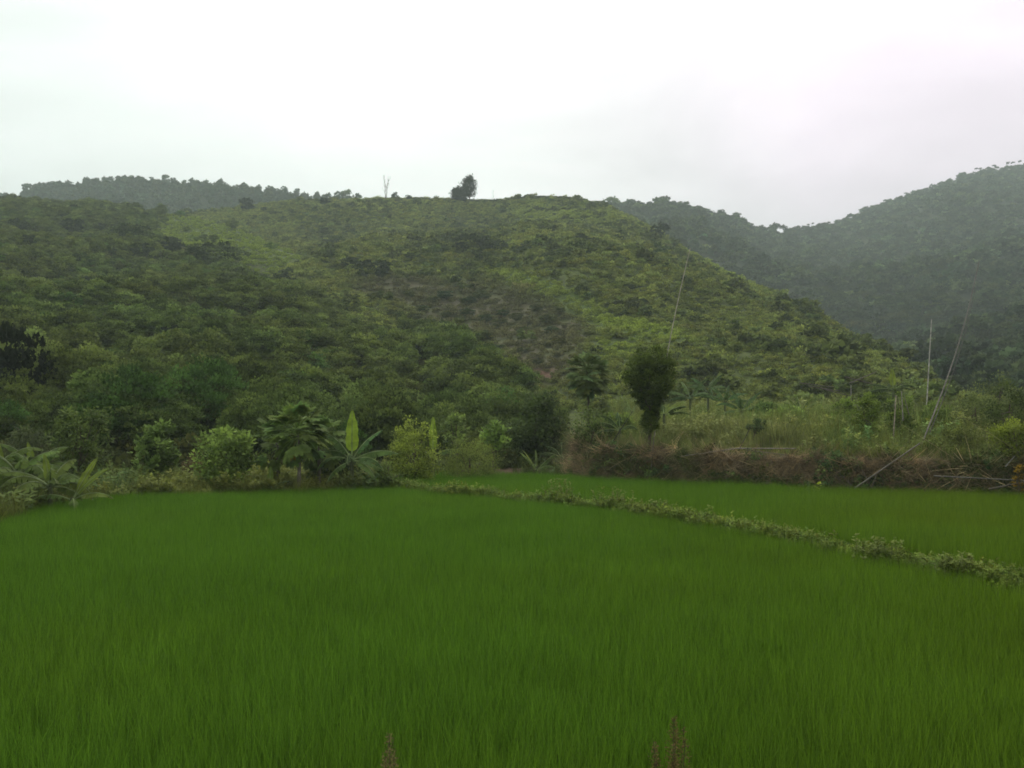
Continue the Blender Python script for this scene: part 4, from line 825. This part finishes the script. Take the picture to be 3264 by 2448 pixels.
papaya(298, 36.2, 407, 66, "papaya tree with pale trunk and wide leafy crown at the rice edge", (0.185, 0.27, 0.07), 611, spread=1.15, yellow=1)
papaya(318, 37.8, 419, 30, "second papaya partly hidden behind the first, left of the banana", (0.15, 0.23, 0.065), 612, spread=1.1)
papaya(277, 38.2, 420, 26, "lower papaya behind the left side of the first papaya crown", (0.14, 0.215, 0.062), 613, spread=1.1)
papaya(588, 49.5, 352, 84, "rear papaya tree left of the teardrop tree, rising above the terrace corner", (0.15, 0.21, 0.08), 614, spread=1.15, trunk_tint=(0.09, 0.08, 0.06))

# ------------------------------------------------------------------ bamboo poles
def YB(px, off=0.0):
    q = BANK_R + nrm2 * off; a_ = CX + q[:, 0] / q[:, 1] * F; o_ = np.argsort(a_[nb // 6:]); return float(np.interp(px, a_[nb // 6:][o_], q[nb // 6:, 1][o_]))
def pole(px0, py0, Y0, px1, py1, Y1, label, r0=0.022, r1=0.012, tint=(0.24, 0.21, 0.16), bow=0.0, name="bamboo_pole", cat="pole"):
    A = np.array([px2x(px0, Y0), Y0, py2z(py0, Y0)]); B = np.array([px2x(px1, Y1), Y1, py2z(py1, Y1)]); Ln = np.linalg.norm(B - A)
    nseg = max(3, int(Ln / 0.32)); pts, rr, va = [], [], []
    for k in range(nseg + 1):
        q = k / nseg; p = A + (B - A) * q + np.array([1, 0, 0]) * bow * math.sin(q * 3.14); rd = r0 + (r1 - r0) * q; e_ = 0.02 / Ln
        for dq, m_ in ((-2 * e_, 1.0), (0, 1.28), (2 * e_, 1.0)):
            pts.append(p + (B - A) * dq); rr.append(rd * m_)
        va += [0.7, 0.15, 0.6]
    mb = MB(); pts = np.array(pts) - A; mb.tube(pts, np.array(rr) * 0.8, 6, 0.5); V, Q_, _ = mb.data()
    me = mesh_from(name, V, Q_, (M_cane,), np.repeat(va, 6), smooth=True)
    return tagp(link(name, me, loc=A, tint=[c * 0.5 for c in tint]), label, cat)
pole(655, 436, 44, 690, 249, 45, "long thin bamboo pole leaning right behind the teardrop tree, tip above the hill", 0.036, 0.022, (0.8, 0.72, 0.56), bow=-0.15)
pole(651, 470, YB(651, 0.2), 654.5, 432, YB(654.5, 0.9), "short pale stake at the foot of the teardrop tree", 0.03, 0.024, (0.3, 0.26, 0.2))
pole(926.5, 408, 45, 931.5, 320, 45, "straight pale upright pole near the right edge", 0.038, 0.028, (0.9, 0.85, 0.75))
pole(921, 446, 37.5, 979, 262, 44, "very long dark cane leaning right, the thicker of two", 0.04, 0.02, (0.3, 0.27, 0.22), bow=0.25)
pole(930, 432, 39, 975, 290, 44, "thinner cane running beside the long leaning one", 0.022, 0.01, (0.15, 0.13, 0.11), bow=0.2)
pole(855, 488, YB(855, -0.5), 919, 444, YB(919, 0.6), "pale pole lying slantwise against the earth bank", 0.04, 0.035, (0.32, 0.29, 0.24))
pole(822, 458, YB(822, 0.45), 853, 486, YB(853, -0.4), "thin grey stick slanting down the bank, upper one of a pair", 0.018, 0.014, (0.22, 0.19, 0.16))
pole(826, 468, YB(826, 0.3), 849, 488, YB(849, -0.45), "thin grey stick slanting down the bank, lower one of a pair", 0.015, 0.012, (0.18, 0.16, 0.13))
pole(680, 456.5, YB(680, 0.25), 740, 448, YB(740, 0.35), "long pole lying along the bank edge, its left half", 0.032, 0.03, (0.42, 0.37, 0.3))
pole(738, 448.5, YB(738, 0.35), 795, 448.5, YB(795, 0.35), "bent pole lying along the bank edge beside the sapling", 0.034, 0.026, (0.42, 0.37, 0.3))
pole(748, 450, YB(748, 0.35), 786, 455, YB(786, 0.0), "thin pole end dipping from the bank edge below the sapling", 0.02, 0.014, (0.22, 0.19, 0.15))
pole(606, 445.5, YB(606, 0.6), 631, 452, YB(631, 0.4), "short pole lying on the left part of the bank edge", 0.03, 0.024, (0.26, 0.23, 0.18))
pole(935, 476, YB(935, -0.25), 1032, 481, YB(1032, -0.2), "straight pale pole lying level along the bank near the right edge", 0.035, 0.03, (0.32, 0.29, 0.25))
pole(1006, 466, YB(1006, 0.1), 1014, 457, YB(1014, 0.1), "short white stick end jutting from the bank at the right", 0.022, 0.018, (0.5, 0.48, 0.42))
pole(990, 489, YB(990, -0.5), 1030, 481, YB(1030, -0.3), "pale crooked branch at the foot of the bank by the right edge", 0.05, 0.035, (0.25, 0.21, 0.16), name="fallen_branch", cat="branch")
pole(893, 443, 39, 896, 396, 40, "brown upright stake in the creeper columns", 0.034, 0.028, (0.5, 0.42, 0.3))
pole(903, 420, 41, 901.5, 392, 41, "grey stake right of the brown upright stake", 0.03, 0.024, (0.55, 0.5, 0.42))
pole(909, 414, 39.5, 904, 396, 39.8, "short slanting cane among the creeper columns", 0.022, 0.018, (0.27, 0.24, 0.18))
pole(851, 408, 46, 851, 386, 46, "thin pale stake at the left of the creeper columns", 0.03, 0.025, (0.7, 0.65, 0.55))
pole(860, 412, 44, 855, 400, 44, "stubby slanting stick next to the thin pale stake", 0.022, 0.018, (0.3, 0.27, 0.21))
pole(614, 440, 40.5, 632, 412, 40.8, "dark thin stick leaning left of the teardrop tree", 0.022, 0.015, (0.05, 0.045, 0.035))
pole(739, 450, YB(739, 0.6), 750, 428, YB(750, 1.2), "dark leaning prop under the small sapling", 0.024, 0.02, (0.07, 0.06, 0.045))
pole(862, 470, YB(862, 0.1), 872, 488, YB(872, -0.4), "short broken cane stuck in the bank face", 0.018, 0.016, (0.2, 0.17, 0.13))
pole(872, 487, YB(872, -0.5), 876, 476, YB(876, -0.3), "stubby upright cane at the foot of the pale slanting pole", 0.02, 0.018, (0.22, 0.19, 0.15))
for (px0, py0, px1, py1, Y) in [(800, 383, 832, 387, 70), (808, 386, 840, 391, 71), (820, 388, 850, 396, 69), (845, 377, 880, 386, 60), (850, 383, 876, 372, 60)]:
    pole(px0, py0, Y, px1, py1, Y + 1, "fallen grey branch on the brushwood heap at the foot of the central hill", 0.05, 0.03, (0.2, 0.16, 0.13), name="fallen_branch", cat="branch")['group'] = "fallen branches on the brushwood heap"

# taro leaf at the foot of the bank
tagp(link('taro_plant', weed_mesh(777, 4, 0.35, 0.2, 0.04, 3, name='taro'), loc=(px2x(818, 34.0), 34.0, 0.45), tint=(0.3, 0.38, 0.06)), 'small bright yellow green leaves at the bank foot left of the slanting pole', 'weed')
# ------------------------------------------------------------------ foreground seed heads
def seed_weed(px, Y, top, label, seed, heads, wd, tint=(0.15, 0.125, 0.05)):
    x = px2x(px, Y); z = near_z(np.array([x]), np.array([Y]))[0]; r = np.random.default_rng(seed); H = py2z(top, Y) - z
    o = empty("seed_weed", (x, Y, z), label, "weed")
    for k in range(heads):
        dx = r.uniform(-1, 1) * wd; hh = H * (1 if k == 0 else r.uniform(0.84, 0.955)); mb = MB(); q = np.linspace(0, 1, 6)
        pts = np.stack([dx * q ** 1.3 * (0.3 if k == 0 else 1), r.normal(0, 0.03) * q, hh * q], 1); mb.tube(pts, np.linspace(0.004, 0.0015, 6), 4, 0.3)
        link('stem', mb.mesh('weed_stem', M_bark), o, tint=(0.1, 0.08, 0.055))
        n = 380; s_ = r.uniform(0.62 if k else 0.78, 1.0, n); c = np.stack([np.interp(s_, q, pts[:, i]) for i in range(3)], 1)
        rad = 0.045 * np.sin(np.clip((s_ - 0.6) / 0.42, 0, 1) * 3.0 + 0.12)[:, None]; d = unit(n, r); P_ = c + d * rad * r.uniform(0.2, 1.2, (n, 1)); D_ = norm(d + np.array([0, 0, 0.5])) * 0.014
        m2 = MB(); m2.leaves(P_, D_, norm(np.cross(D_, unit(n, r))) * 0.0028, r.uniform(0, 1, n)); link('seed_head', m2.mesh('seed_head', M_leaf), o, tint=tint)
seed_weed(667, 4.3, 716, "brown dried weed with fluffy seed heads in the near right foreground", 701, 10, 0.12)
seed_weed(393, 4.3, 732, "smaller dried weed with pale seed heads in the near left foreground", 702, 6, 0.06, (0.2, 0.18, 0.08))

# ------------------------------------------------------------------ haze
hm, hn, hl = new_mat("haze_air"); ho = hn.new("ShaderNodeOutputMaterial"); pv = hn.new("ShaderNodeVolumePrincipled")
pv.inputs['Color'].default_value = (0.82, 0.98, 0.93, 1); pv.inputs['Density'].default_value = HAZE_DENSITY; pv.inputs['Anisotropy'].default_value = 0.3
hl.new(pv.outputs[0], ho.inputs['Volume'])
bx = [(sx * 2700, sy * 2700, z) for z in (-1.6, 420) for sx, sy in ((-1, -1), (1, -1), (1, 1), (-1, 1))]
me = bpy.data.meshes.new("haze"); me.from_pydata(bx, [], [(3, 2, 1, 0), (4, 5, 6, 7), (0, 1, 5, 4), (1, 2, 6, 5), (2, 3, 7, 6), (3, 0, 4, 7)]); me.materials.append(hm)
o = link("haze", me); o['kind'] = 'stuff'
